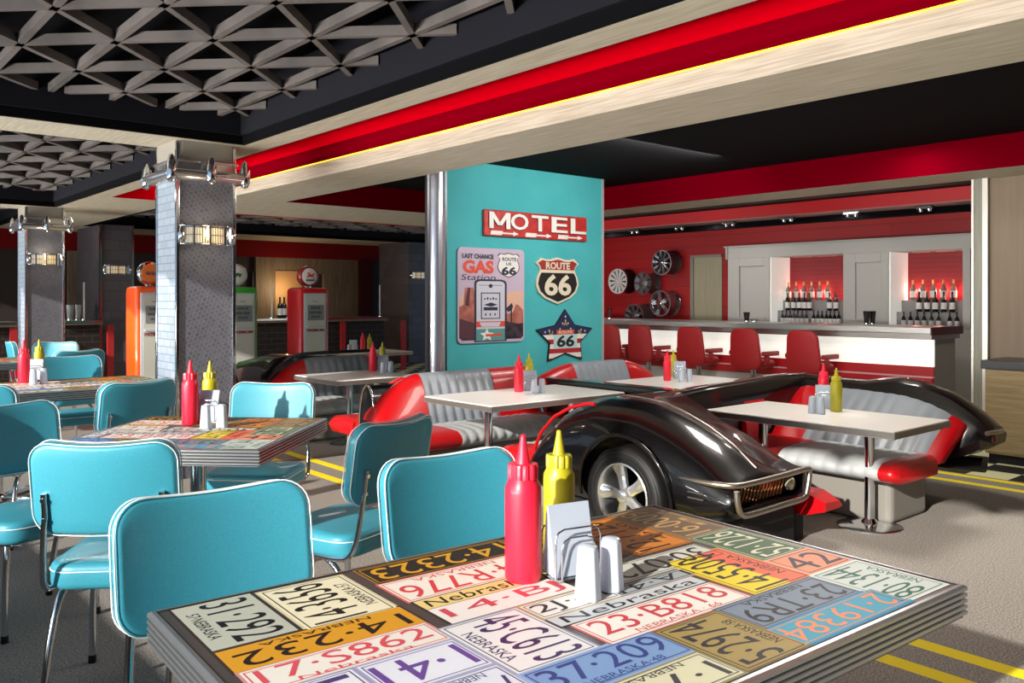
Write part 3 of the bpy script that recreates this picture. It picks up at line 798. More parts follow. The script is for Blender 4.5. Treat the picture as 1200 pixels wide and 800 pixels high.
# bench in front of the teal wall facing the camera side (-u): local x must run along -w -> face=pi, origin at its right end
def bench_cam(label, wl, wr, u, cuts_from_left, **kw):
    W = wr-wl; cuts = sorted(W-c for c in cuts_from_left)
    a = kw.pop('arch', (0, 0)); s = kw.pop('seat_red', (.2, .2))
    return make_bench(label, wr, u, PI, W, cuts, arch=(a[1], a[0]), seat_red=(s[1], s[0]), **kw)
def bench_far(label, wl, wr, u, cuts, **kw): return make_bench(label, wl, u, 0, wr-wl, cuts, **kw)
bench_cam('grey pleated booth bench with red ends directly in front of the teal wall', 3.50, 5.2, 5.60, (.47, 1.20), arch=(.30, 0), seat_red=(.42, .2))
bench_cam('grey pleated booth bench with bright red left end, nearest the fuel pumps', 3.70, 4.9, 7.92, (.42, 1.18-.02), arch=(.30, 0), seat_red=(.2, .04))
bench_cam('back booth bench whose grey pleats and dark red sides show below the star sign', 5.34, 6.92, 5.62, (.40, 1.14), arch=(.12, .16))
bench_far('red booth bench end facing away, whose red seat tip shows between the two white-table booths', 3.60, 4.70, 6.20, (.4, .8), arch=(.28, 0), seat_d=.44, lean=.08, zt=.76)
bench_far('booth bench against the rear of the black fender, mostly hidden by it', 3.74, 5.2, 4.11, (.4, 1.1), lean=.28, zt=.70, seat_d=.42, arch=(.16, 0))
bench_far('booth bench of the back booth seen from behind over the black car body', 5.34, 6.15, 4.11, (.1, .75), lean=.2, zt=.70, seat_d=.42)
# right booth: bench along u facing -w
t = make_bench('blue-grey pleated booth bench with dark red ends at the right, under the black car tail', 5.62, 2.36, PI/2, 1.25, (.10, .98), seat_d=.56, lean=.50, zs=(.28, .40), zt=.74, arch=(.16, 0), seat_red=(.12, .0), th=.10, seat_w=.80)
def corner_seat():
    t = thing('corner_bench', 'dark red corner seat at the far end of the right booth, beneath the table', 'bench', room(4.95, 3.62), TH+PI, None)
    mb = MB(); rings = []
    for i in range(9):
        x = -.64+.64*i/8
        rings.append([(x, 0, .27), (x, .40, .27), (x, .44, .33), (x, .40, .395), (x, 0, .40)])
    mb.loft(rings, RED); mb.build('seat_cushion', t, 50)
    mb = MB(); rings = []
    for i in range(9):
        x = -.64+.26*i/8
        rings.append([(x, .05, .35), (x, 0.0, .74), (x, -.03, .76), (x, -.045, .74), (x, -.045, .35)])
    mb.loft(rings, RED); mb.build('back_cushion', t, 50)
    MB().box(-.60, -.05, .0, .34, 0, .27, PLINTH).build('plinth', t, 0, bevel=.02)
corner_seat()
t = thing('booth_bench', 'red bench stub whose near end pokes out to the right of the chrome car bumper', 'bench', room(4.43, 2.47), TH, None)
mb = MB(); rings = []
for i in range(10):
    u_ = 1.1*i/9; q = .04*max(0, 1-u_/.12)**2
    rings.append([(0, u_, .17+q), (.19-q, u_, .17+q), (.23-q, u_, .22), (.20-q, u_, .29-q), (0, u_, .30-q)])
mb.loft(rings, RED); mb.build('seat_cushion', t, 50)
MB().box(.02, .12, .2, 1.05, 0, .17, BLACK).build('plinth', t, 0, bevel=.01)

# booth tables
def booth_table(label, w0, w1, u0, u1, zt=.65, poles=(), th=.048, lab=None):
    t = thing('booth_table', label, 'table', room(w0, u0), TH, 'white topped booth tables')
    W, U = w1-w0, u1-u0
    MB().box(0, W, 0, U, zt-th, zt, WLAM).build('tabletop', t, 0, bevel=.006)
    MB().box(-.003, W+.003, -.003, U+.003, zt-th+.004, zt-.008, M('table_edge_metal', '#aaa49c', .3, .8)).build('edge_band', t, 0)
    for w, u in poles:
        m2 = MB(); m2.lathe([(.03, .02), (.03, zt-th)], CHROME, 20, Tm((w-w0, u-u0, 0))); m2.build('pole', t)
        m2 = MB(); m2.lathe([(.19, 0), (.19, .006), (.17, .014), (.05, .024), (.034, .05)], CHROME, 32, Tm((w-w0, u-u0, 0))); m2.build('base_disc', t, 40)
    return t
booth_table('white table of the middle booth in front of the teal wall', 3.785, 5.17, 4.62, 5.44, poles=((3.92, 4.82), (4.95, 5.0)))
booth_table('white booth table further back at centre left, nearer the fuel pumps', 3.87, 4.76, 6.96, 7.80, poles=((4.2, 7.3),))
booth_table('grey-looking table of the back booth, just below the red bar stools', 5.67, 6.85, 4.50, 5.33, poles=((6.2, 4.9),))
wr, ur = WU(2.14, 4.80)
booth_table('light grey booth table with two chrome poles at the right, behind the chrome bumper', 4.77, 5.51, 2.24, 3.54, poles=((5.10, 2.55), (5.10, 3.30)))
booth_table('narrow table beyond the booths carrying the small far bottles, left of the chrome column', 5.85, 6.9, 10.2, 10.9, poles=((6.3, 10.5),))

# ================================================================ the black sports car split around the right booth
car = thing('sports_car', 'glossy black sports car cut apart, its nose and wheel behind the foreground bottles', 'car', room(0, 0), TH)
def bake_bool(mb, cutters, name, parent, smooth=50):
    o = mb.build('tmp', None, 0)
    cs = []
    for c in cutters:
        co = c.build('cut', None, 0); cs.append(co)
        md = o.modifiers.new('b', 'BOOLEAN'); md.object = co; md.operation = 'DIFFERENCE'; md.solver = 'EXACT'
    bpy.context.view_layer.update()
    me = bpy.data.meshes.new_from_object(o.evaluated_get(bpy.context.evaluated_depsgraph_get()))
    me.name = name
    for p in me.polygons: p.use_smooth = True
    me.set_sharp_from_angle(angle=math.radians(smooth))
    n = bpy.data.objects.new(name, me); COL.objects.link(n); n.parent = parent
    for c in cs: bpy.data.objects.remove(c)
    bpy.data.objects.remove(o)
    if not me.materials: me.materials.append(BLACKP)
    return n
ridge = [(2.56, .455), (2.62, .49), (2.77, .60), (2.95, .69), (3.1, .745), (3.25, .785), (3.4, .80), (3.6, .80), (3.75, .765), (3.9, .69), (4.02, .58), (4.08, .48), (4.10, .40)]
def fender_ring(u):
    zt = interp(ridge, u)
    k = max(0, min(1, (2.85-u)/.29)); k = k*k       # nose taper
    bulge = math.exp(-((u-3.25)/.42)**2)*.05
    zl = .20+.07*k; zb = max(zl, .0)
    wo = 3.66-bulge+.03*k
    hz = zt-zl; kk = (1-k)*max(0, min(1, (3.45-u)/.3))
    return [(wo+.06, u, zl), (wo+.005, u, zl+.06*hz/.5), (wo-.012, u, zl+.30*hz), (wo+.0, u, zl+.52*hz), (wo+.022, u, zl+.68*hz), (wo+.07, u, zl+.82*hz), (wo+.13, u, zl+.92*hz), (wo+.21, u, zl+.985*hz), (wo+.29, u, zt), (wo+.36, u, zt-.012*kk), (wo+.46, u, zt-.05*kk-.002), (wo+.60, u, zt-.09*kk-.003), (4.40, u, zt-.10*kk-.004), (4.40, u, zl)]
us = [2.56, 2.565, 2.575, 2.60]+[2.64+.05*i for i in range(28)]+[4.02, 4.05, 4.08, 4.10]
rings = []
for u in us:
    r = fender_ring(u)
    s = {2.56: .90, 2.565: .95, 2.575: .985}.get(u, 1)
    if s < 1:
        cz = .36; r = [(4.03+(p[0]-4.03)*(s*.5+.5), p[1], cz+(p[2]-cz)*s) for p in r]
    rings.append(r)
mb = MB(); mb.loft(rings, BLACKP)
WC = (3.62, 3.245, .285)
cyl = MB(); cyl.lathe([(.335, 0), (.335, .34)], BLACKP, 64, Tm((3.45, 3.245, .29), 0, 0, PI/2))
grille = MB(); grille.box(3.735, 4.345, 2.45, 2.66, .315, .435, BLACK)
body = bake_bool(mb, [cyl, grille], 'front_fender', car, 35)
# wheel arch lip
mb = MB(); pts = []
for k in range(33):
    a = math.radians(-8+196*k/32); pts.append((3.622+.0-.03*math.sin(a), 3.245+.342*math.cos(a), .29+.342*math.sin(a)))
mb.tube(pts, .011, BLACKP, 8); mb.build('arch_lip', car, 60)
# wheel
wl = MB()
R0 = .285
prof = [(.186, -.11), (.225, -.118), (.262, -.112), (.279, -.09), (.285, -.05), (.285, .05), (.279, .09), (.262, .112), (.225, .118), (.186, .11)]
TW = Tm(WC, 0, 0, -PI/2)
TWm = Matrix.Translation((WC[0]+.10, WC[1], WC[2])) @ Matrix.Rotation(-PI/2, 4, 'Y')   # local z -> -w
wl.lathe(prof, TYRE, 48, TWm, cap=False); wheel = wl.build('wheel', car, 50)
g = MB()
for rr_ in (.262, .240, .212): g.lathe([(rr_-.002, .113), (rr_, .1185), (rr_+.003, .1155)], TYRE, 48, TWm, cap=False)
g.build('tyre_ridge', wheel, 50)
CRM2 = M('wheel_chrome', '#e6e7e8', .22, .85)
g = MB(); g.lathe([(.186, .10), (.189, .113), (.180, .117), (.172, .10), (.168, .06), (.164, -.02), (.160, -.08)], CRM2, 48, TWm, cap=False); g.build('rim', wheel, 50)
g = MB(); g.lathe([(.160, -.075), (.160, -.07), (.001, -.07)], M('brake_dark', '#1b1a1c', .5, .6), 32, TWm); g.build('brake_drum', wheel, 50)
g = MB()
for k in range(5):
    a = 2*PI*k/5+.3
    Tk = TWm @ Matrix.Rotation(a, 4, 'Z')
    ring = []
    for r_, hw, z_ in ((.035, .028, .085), (.08, .028, .083), (.12, .032, .078), (.173, .044, .092)):
        ring.append([(r_, -hw, z_-.02), (r_, -hw, z_), (r_, -hw*.55, z_+.012), (r_, hw*.55, z_+.012), (r_, hw, z_), (r_, hw, z_-.02)])
    g.loft(ring, CRM2, T=Tk)
g.build('spokes', wheel, 40)
g = MB(); g.lathe([(.052, .05), (.052, .088), (.04, .10), (.034, .118), (.02, .124), (.001, .125)], CRM2, 24, TWm); g.build('hub_cap', wheel, 40)
mb = MB(); mb.lathe([(.333, -.25), (.333, -.245)], BLACK, 48, TWm); mb.build('wheel_well', car, 0)
MB().box(3.90, 4.38, 2.70, 4.02, 0, .24, BLACK).box(3.86, 4.36, 2.62, 2.75, .02, .30, BLACK).build('skirt_sun_block', car, 0)  # nose valance, plus a box added under the body against sun leaks
# chrome bumper frame round the grille mouth and back along the side
CB = M('bumper_chrome', '#b3aca2', .38, 1.)
mb = MB()
path = [(3.632, 2.86, .452), (3.630, 2.76, .45), (3.645, 2.64, .448), (3.69, 2.555, .447), (3.80, 2.532, .448), (4.1, 2.525, .452), (4.33, 2.53, .454), (4.375, 2.535, .43), (4.345, 2.532, .33), (4.30, 2.53, .296), (4.1, 2.53, .292), (3.80, 2.53, .288), (3.725, 2.535, .30), (3.70, 2.54, .35), (3.695, 2.545, .42)]
pp = smoothpath(path, 5)
mb.tube(pp, [.004+.012*min(1, i/10) for i in range(len(pp))], CB, 10); mb.build('front_bumper', car, 60)
mb = MB()
mb.box(3.70, 4.37, 2.645, 2.665, .30, .445, BLACK); mb.build('grille_back', car, 0)
mb = MB()
AMB = M('amber_grille_bar', '#b0744a', .35, .3)
for i in range(13):
    w = 3.79+i*.033
    mb.add([(w, 2.60, .325), (w+.005, 2.60, .325), (w+.030, 2.59, .425), (w+.025, 2.59, .425), (w, 2.61, .325), (w+.005, 2.61, .325), (w+.030, 2.60, .425), (w+.025, 2.60, .425)], [(0, 1, 2, 3), (7, 6, 5, 4), (0, 3, 7, 4), (1, 5, 6, 2), (0, 4, 5, 1), (3, 2, 6, 7)], AMB)
mb.build('grille_slats', car, 0)
mb = MB(); mb.box(4.05, 4.13, 2.62, 2.64, .36, .42, M('orange_lamp', '#e04a14', .3, 0, .5, '#e04a14', .3)); mb.build('turn_lamp', car, 0, bevel=.006)
mb = MB(); mb.lathe([(.04, 0), (.036, .02), (.001, .03)], M('lamp_glass_yellowish', '#b8b69a', .15, .3), 16, Tm((4.27, 2.60, .375), 0, PI/2)); mb.build('side_lamp', car, 50)
for z_ in (.355, .385): MB().box(3.625, 3.634, 2.70, 2.80, z_, z_+.006, CB).build('side_vent', car, 0)
# thin tube that stands in for the highlight along the bonnet crease
mb = MB(); pts = []
for u in [2.62+.045*i for i in range(21)]:
    zt = interp(ridge, u); pts.append((3.66+.325, u, zt+.001))
mb.tube(pts, .0055, CB, 6); mb.build('bonnet_highlight', car, 60)
# rear red piping of the fender cut
mb = MB(); pts = []
for u in [3.55+.025*i for i in range(22)]+[4.095]:
    pts.append((3.72, u+.012, interp(ridge, u)*.995-.03))
pts.append((3.70, 4.12, .22))
mb.tube(pts, .011, RED, 10); mb.build('red_piping', car, 60)
# cross panel behind the right booth: top profile along w
prof = [(4.38, .74), (4.6, .765), (4.9, .785), (5.3, .795), (5.7, .81), (6.0, .815), (6.25, .81)]
rings = []
for i in range(24):
    w = 4.38+(6.27-4.38)*i/23; z = interp(prof, w)
    rings.append([(w, 3.64, .12), (w, 3.62, .5), (w, 3.60, z-.04), (w, 3.62, z-.008), (w, 3.66, z), (w, 3.74, z-.004), (w, 3.775, z-.03), (w, 3.79, .5), (w, 3.79, .12)])
mb = MB(); mb.loft(rings, BLACKP); mb.build('cross_panel', car, 50)
# tail: ridge along u above the right bench
tail = [(2.22, .545), (2.28, .60), (2.38, .675), (2.5, .745), (2.7, .81), (2.87, .83), (3.0, .815), (3.12, .79), (3.3, .79), (3.5, .80), (3.7, .805), (3.80, .80)]
rings = []
for i in range(36):
    u = 2.22+(3.80-2.22)*i/35; z = interp(tail, u); tt = max(0, (2.6-u)/.38); tt = tt*tt
    wi = 6.14; zb = .30+.12*tt
    rings.append([(wi-.05, u, z-.10), (wi-.02, u, z-.03), (wi+.04, u, z-.004), (wi+.10, u, z), (wi+.17, u, z-.02), (wi+.24, u, z-.07), (wi+.26-.05*tt, u, z-.12), (wi+.22-.10*tt, u, zb), (wi-.22, u, zb), (wi-.22, u, zb+.06)])
mb = MB(); mb.loft(rings, BLACKP); mb.build('rear_fender', car, 40)
mb = MB(); mb.tube(smoothpath([(6.02, 2.215, .515), (6.15, 2.20, .515), (6.30, 2.22, .505), (6.36, 2.3, .50), (6.37, 2.42, .49)], 4), .016, CB, 8); mb.build('rear_bumper', car, 60)
mb = MB(); mb.lathe([(.035, 0), (.032, .012), (.001, .018)], M('tail_lamp_red', '#5a0a10', .2, 0, .5), 16, Tm((6.15, 2.222, .46), 0, PI/2)); mb.build('tail_lamp', car, 50)
mb = MB(); mb.tube(smoothpath([(6.05, 2.24, .30), (6.05, 2.5, .29), (6.02, 2.9, .30), (6.0, 3.3, .34)], 4), .05, BLACKP, 12); mb.build('exhaust_pipe', car, 60)
TW2 = Matrix.Translation((6.22, 2.95, .24)) @ Matrix.Rotation(-PI/2, 4, 'Y')
mb = MB(); mb.lathe([(.12, -.09), (.20, -.10), (.235, -.08), (.24, 0), (.235, .08), (.20, .10), (.12, .09)], TYRE, 32, TW2); mb.build('rear_wheel', car, 50)
# second car body between the two centre booths and its strip beside the middle table
t = thing('booth_divider', 'low black and teal-reflecting divider strip running behind the middle white table', 'divider', room(5.2, 4.12), TH)
mb = MB(); mb.box(0, .09, 0, 1.45, 0, .66, BLACKP); mb.build('panel', t, 0)
mb = MB(); mb.box(-.02, .12, 0, 1.45, .66, .70, M('divider_cap_teal_reflection', '#14302f', .15, .3, .6)); mb.build('cap_rail', t, 0, bevel=.01)  # teal reflection is put into the cap's own colour
t = thing('booth_divider', 'black crescent panel with chrome edge between two red booth backs at centre left', 'divider', room(3.57, 5.81), TH)
def cres(f, e=0.):
    out = []
    for k in range(13):
        a = PI*k/12; out.append((f*(.115+e)*-math.cos(a)+.11, .30+(.41+e)*math.sin(a)**.7 if k not in (0, 12) else .28))
    return out
poly = cres(1.)
vs0 = [(0, y, z) for y, z in poly]; vs1 = [(1.12, y, z) for y, z in poly]
mb = MB(); mb.loft([vs0, vs1], BLACKP); mb.build('panel', t, 40)
mb = MB(); mb.tube([(-.004, y, z) for y, z in poly], .01, CHROME, 8); mb.build('chrome_edge', t, 60)
MB().box(.05, 1.1, .02, .20, 0, .30, BLACKP).build('base', t, 0)
# far end of the car row: black fender with wheel arch left of the fuel-pump side booth
car2 = thing('car_body_half', 'dark car fender with arch beside the nearest pillar, left of a red booth end', 'car', room(0, 0), TH)
rings = []
for i in range(20):
    u = 8.12+1.35*i/19; z = interp([(8.12, .82), (8.5, .82), (9.0, .74), (9.3, .6), (9.47, .46)], u); w0 = 3.66
    rings.append([(w0+.04, u, .2), (w0, u, .3), (w0-.02, u, .45), (w0+.02, u, z-.12), (w0+.14, u, z-.03), (w0+.3, u, z), (w0+.9, u, z-.03), (w0+1.05, u, z-.06), (w0+1.05, u, .2)])
mb = MB(); mb.loft(rings, BLACKP)
cyl = MB(); cyl.lathe([(.33, 0), (.33, .32)], BLACKP, 48, Tm((3.5, 8.85, .29), 0, 0, PI/2))
bake_bool(mb, [cyl], 'front_fender', car2, 35)
c = wheel.copy(); COL.objects.link(c); c.parent = car2; c.location = (0, 8.85-3.245, 0)
for ch in list(wheel.children):
    d = ch.copy(); COL.objects.link(d); d.parent = c
mb = MB(); mb.tube(smoothpath([(3.72, 8.06, .60), (3.95, 8.07, .80), (4.3, 8.08, .835), (4.9, 8.08, .835)], 5), .018, BLACKP, 8); mb.build('top_rail', car2, 60)
# ================================================================ bar
WF = 9.0; UN = 3.76
t = thing('bar_counter', 'long backlit white bar counter with red bands and metal top, behind the red stools', 'counter', room(0, 0), TH)
UE = 10.9
MB().box(WF-.22, WF+.55, UN-.0, UE, 1.045, 1.11, M('counter_metal', '#aaa7a4', .3, .75)).build('worktop', t, 0, bevel=.006)
MB().box(WF-.22, WF+.55, UN-.012, UN-.0, 1.03, 1.112, M('counter_end_dark', '#3a1517', .4)).build('worktop_end', t, 0)
MB().box(WF-.19, WF+.5, UN+.0, UE, .985, 1.045, M('counter_under_metal', '#8b8784', .3, .7)).build('worktop_edge', t, 0)
MB().box(WF, WF+.5, UN+.05, UE, .0, .985, M('counter_end_stone', '#7d766b', .6)).build('body', t, 0)
MB().box(WF-.02, WF, UN+.05, UE, .70, .985, WHITEL).build('lit_panel', t, 0)
RB = M('red_counter_band', '#c8202a', .4, 0, .2)
MB().box(WF-.03, WF, UN+.05, UE, .60, .70, RB).build('red_band', t, 0)
MB().box(WF-.05, WF, UN+.05, UE, .585, .60, M('pale_pink_line', '#e8c8c8', .4)).build('pale_line', t, 0)
MB().box(WF-.07, WF, UN+.05, UE, .50, .585, RB).build('red_band', t, 0)
MB().box(WF-.04, WF, UN+.05, UE, .0, .50, M('counter_lower_white', '#dcdad2', .5)).build('lower_panel', t, 0)
# stools
def make_stool(label):
    t = thing('bar_stool', label, 'stool', (0, 0, 0), 0, 'red bar stools along the counter')
    SR = M('stool_red', '#a90f18', .5)
    mb = MB(); rings = []
    for i in range(13):
        s = -1+2*i/12; rings.append(s)
    lp = None
    T = Tm((0, -.2, .815)) @ Matrix.Rotation(math.radians(5), 4, 'X')
    pad(mb, .40, .48, .045, .10, .015, SR, bend=lambda s: .02*s*s, nx=18, nz=8, T=T)
    # taper: wider at the bottom
    for k, v in enumerate(mb.v):
        f = 1+.10*(.8-v.z)/.25; v.x *= f
    mb.build('backrest', t, 50)
    mb = MB(); Ts = Tm((0, .0, .64)) @ Matrix.Rotation(PI/2, 4, 'X'); pad(mb, .44, .36, .08, .12, .03, SR, T=Ts, puff=.01); mb.build('seat', t, 50)
    MB().lathe([(.155, .592), (.158, .60), (.155, .608)], CHROME, 24).build('seat_ring', t, 40)
    for sx in (-1, 1):
        MB().box(sx*.22-.025, sx*.22+.025, -.16, .16, .735, .79, SR).box(sx*.22-.015, sx*.22+.015, -.12, -.02, .62, .735, SR).build('armrest', t, 0, bevel=.015)
    MB().lathe([(.04, .03), (.04, .60)], CHROME, 20, Tm((0, .0, 0))).build('pole', t, 50)
    MB().lathe([(.19, 0), (.19, .012), (.12, .03), (.045, .05)], CHROME, 28).build('base_disc', t, 40)
    m2 = MB(); m2.tube([(.15*math.cos(a), .15*math.sin(a), .25) for a in [2*PI*k/20 for k in range(20)]], .009, CHROME, 6, closed=True); m2.build('foot_ring', t, 60)
    return t
WSt = 8.55
sl = [(940, 'red bar stool nearest the camera, at the right end of the row'), (872, 'red bar stool second from the right end of the row'), (808, 'red bar stool in the middle of the row of five'), (749, 'red bar stool second from the left, half hidden by the grey booth back'), (713, 'red bar stool at the left end, mostly hidden by the teal wall edge')]
st0 = make_stool('')
for i, (px, lb) in enumerate(sl):
    o = st0 if i == 0 else dup(st0)
    o.location = room(WSt+.2, pu(px, WSt)); o.rotation_euler = (0, 0, TH-PI/2); o['label'] = lb
# back bar
WB = 10.6
t = thing('back_bar_cabinet', 'pale grey back bar cabinet with two red lit bottle niches', 'cabinet', room(0, 0), TH)
UA, UB = pu(1150, WB)-.9, pu(853, WB)
zT = 2.15
def U(px): return pu(px, WB)
nA, nB = (U(988), U(901.5)), (U(1128), U(1041)); nC = (U(1160)-.6, U(1137))
z0n, z1n = 1.04, 1.99
mb = MB()
def fr(u0, u1, z0, z1, m=GREYW, w0=WB, w1=11.18): mb.box(w0, w1, u0, u1, z0, z1, m)
fr(UA, UB, z1n, zT); fr(UA, UB, 0, z0n)
edges = [UA, nC[0], nC[1], nB[0], nB[1], nA[0], nA[1], UB]
fr(edges[0], edges[1], z0n, z1n); fr(edges[2], edges[3], z0n, z1n); 
# panels with recess
for a, b, pa, pb in ((edges[4], edges[5], U(1032), U(1002)), (edges[6], edges[7], U(895), U(866))):
    fr(a, pa, z0n, z1n); fr(pb, b, z0n, z1n); fr(pa, pb, 1.87, z1n); fr(pa, pb, z0n, 1.14)
    mb.box(WB+.03, 11.18, pa, pb, 1.14, 1.87, GREYW)
mb.build('carcass', t, 0, bevel=.004)
mb = MB(); mb.box(WB-.02, WB+.4, UB-.0, UB+.03, 1.98, zT+.0, GREYW); mb.box(WB-.03, WB+.5, UA, UB+.06, zT, zT+.02, GREYW); mb.build('cornice', t, 0)
STEP = M('shelf_step_grey', '#8f8c8c', .5)
for (a, b) in (nA, nB, nC):
    MB().box(11.1, 11.16, a, b, z0n, z1n, REDN).build('niche_back', t, 0)
    if (a, b) != nC:
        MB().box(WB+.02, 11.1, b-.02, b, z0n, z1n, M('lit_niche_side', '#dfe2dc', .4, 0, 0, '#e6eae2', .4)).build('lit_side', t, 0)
        mb = MB(); mb.box(10.78, 11.1, a, b-.02, z0n, 1.235, STEP).box(10.92, 11.1, a, b-.02, 1.235, 1.38, STEP); mb.build('shelf_steps', t, 0)
        for k in range(3):
            uu = a+(b-a)*(k+.5)/3
            m2 = MB(); m2.lathe([(.035, -.012), (.035, 0)], CHROME, 12, Tm((10.85, uu, z1n))); m2.build('spotlight', t, 0)
            l = bpy.data.lights.new('niche_spot', 'SPOT'); l.energy = 3; l.color = (1, .85, .75); l.spot_size = math.radians(55); l.spot_blend = .6; l.shadow_soft_size = .02
            o = bpy.data.objects.new('niche_spot', l); COL.objects.link(o); o.location = room(10.95, uu, z1n-.03)
            o.rotation_euler = (0, 0, 0)
            l = bpy.data.lights.new('shelf_uplight', 'POINT'); l.energy = 2.6; l.color = (1, .4, .3); l.shadow_soft_size = .03
            o = bpy.data.objects.new('shelf_uplight', l); COL.objects.link(o); o.location = room(11.05, uu, 1.50)
# bottles
BD = M('dark_bottle_glass', '#120c0d', .12, 0, .3); BC = M('clear_bottle_glass', '#8b6f66', .1, 0, .4); LBL = M('bottle_label', '#e8e6e2', .6); GOLD = M('gold_foil', '#d8a860', .3, .6); BLKCAP = M('black_foil', '#0c0a0a', .4)
def make_wine(label, glass, cap, h, r, slim=True):
    t = thing('wine_bottle', label, 'bottle', (0, 0, 0), 0, 'x')
    MB().lathe([(r*.9, 0), (r, .01), (r, h*.52), (r*.85, h*.62), (r*.42, h*.72), (r*.34, h*.78), (r*.33, h*.9)], glass, 14).build('body', t, 50)
    MB().lathe([(r*.36, h*.80), (r*.36, h*.985), (r*.2, h)], cap, 12).build('foil', t, 50)
    MB().lathe([(r*1.02, h*.14), (r*1.02, h*.46)], LBL, 14, cap=False).build('wine_label', t, 50)
    return t
bA = make_wine('', BC, GOLD, .26, .038); bB = make_wine('', BD, BLKCAP, .255, .033); bC = make_wine('', BD, BLKCAP, .20, .0265)
used = set()
ORD = ['first', 'second', 'third', 'fourth', 'fifth', 'sixth', 'seventh', 'eighth', 'ninth', 'tenth', 'eleventh', 'twelfth', 'thirteenth', 'fourteenth', 'fifteenth']
cnt = {}
def put_b(proto, px, w, z, label, group):
    k = cnt.get(group, 0); cnt[group] = k+1; label = label.replace('{n}', ORD[k])
    o = proto if proto.name not in used else dup(proto); used.add(proto.name)
    o.location = room(w, pu(px, w), z+.001); o.rotation_euler = (0, 0, 0); o['label'] = label; o['group'] = group
A = '{n} gold-topped bottle from the left, top step of the %s bar niche'; B_ = '{n} dark wine bottle from the left, middle step of the %s bar niche'; C_ = '{n} short dark bottle from the left, bottom row of the %s bar niche'
L_, R_ = 'left', 'right'
for px in (924, 933, 942, 951, 960.5, 970): put_b(bA, px, 11.0, 1.38, A % L_, 'gold-topped bottles in the left niche')
for px in (923, 930, 936.5, 942.5, 948.5, 972, 979.5): put_b(bB, px, 10.86, 1.235, B_ % L_, 'middle row bottles in the left niche')
for px in (917, 921.5, 926, 930.5, 935, 940, 945, 953.5, 958.5, 963.5, 968.5, 973, 978, 983): put_b(bC, px, 10.69, z0n, C_ % L_, 'bottom row bottles in the left niche')
for px in (1070, 1081.5, 1093.5, 1105.5, 1117.5): put_b(bA, px, 11.0, 1.38, A % R_, 'gold-topped bottles in the right niche')
for px in (1077, 1086.5, 1096, 1106, 1116): put_b(bB, px, 10.86, 1.235, B_ % R_, 'middle row bottles in the right niche')
for px in (1059, 1067, 1075, 1083, 1091.5, 1100, 1113, 1121.5): put_b(bC, px, 10.69, z0n, C_ % R_, 'bottom row bottles in the right niche')
# small things on the bar
def cup(label, px, w, z, h, r, m, cat='cup'):
    t = thing('drinking_glass', label, cat, room(w, pu(px, w), z+.001), 0)
    MB().lathe([(r*.6, 0), (r*.62, .01), (r*.95, h), (r*.88, h), (r*.55, .02), (.001, .02)], m, 16, cap=False).build('glass_body', t, 50)
    MB().lathe([(r*.66, 0), (r*.66, .012)], CHROME, 16).build('foot', t, 50); return t
DG = M('dark_cola_glass', '#1c1310', .15, 0, .4)
cup('dark glass on the bar counter below the plain panel between the niches', 1015.5, 9.3, 1.11, .15, .04, DG)
cup('second dark glass standing close beside the other on the bar', 1022.5, 9.42, 1.11, .15, .04, DG)
cup('dark goblet on the counter in front of the left grey panel of the back bar', 875, 9.3, 1.11, .12, .045, DG)
cup('small grey dish on the bar counter right of the goblet', 884, 9.3, 1.11, .035, .06, M('grey_glaze', '#8a8682', .4), 'dish')
cup('dark red bottle-like glass at the left end of the bar counter by the teal wall', 714.5, 9.3, 1.11, .16, .04, M('dark_red_glass', '#5a0c10', .2, 0, .4))
# spotlights on the bulkhead
def make_spot(label):
    t = thing('ceiling_spotlight', label, 'spotlight', (0, 0, 0), TH, 'small spotlights under the bar bulkhead')
    MB().box(-.04, .04, -.09, .09, -.03, 0, DKSTEEL).build('housing', t, 0, bevel=.005)
    for y in (-.05, .05): MB().lathe([(.026, -.06), (.03, -.03)], CHROME, 12, Tm((0, y, 0))).build('lamp_head', t, 40)
    return t
s0 = make_spot('')
for i, (px, lb) in enumerate(((1084, 'small twin spotlight under the bar bulkhead, nearest the right post'), (998, 'small twin spotlight under the bulkhead above the pale panel between niches'), (923, 'small twin spotlight under the bulkhead above the left niche'), (855, 'small twin spotlight under the bulkhead above the cabinet left corner'), (796, 'small twin spotlight under the bulkhead above the wall rims'), (744, 'small twin spotlight under the bulkhead nearest the teal wall'))):
    o = s0 if i == 0 else dup(s0); o.location = room(9.8, pu(px, 9.8), 2.444); o['label'] = lb
# bar door
u0, u1 = pu(847, 11.2), pu(811, 11.2)
o = struct('door_2', MB().box(11.17, 11.2, u0, u1, 0, pz(301, 11.2, u0), WOODD).box(11.15, 11.2, u1-.06, u1, 0, pz(300, 11.2, u0)+.02, POSTM).box(11.15, 11.2, u0, u1, pz(301, 11.2, u0)-.0, pz(300, 11.2, u0)+.03, POSTM))
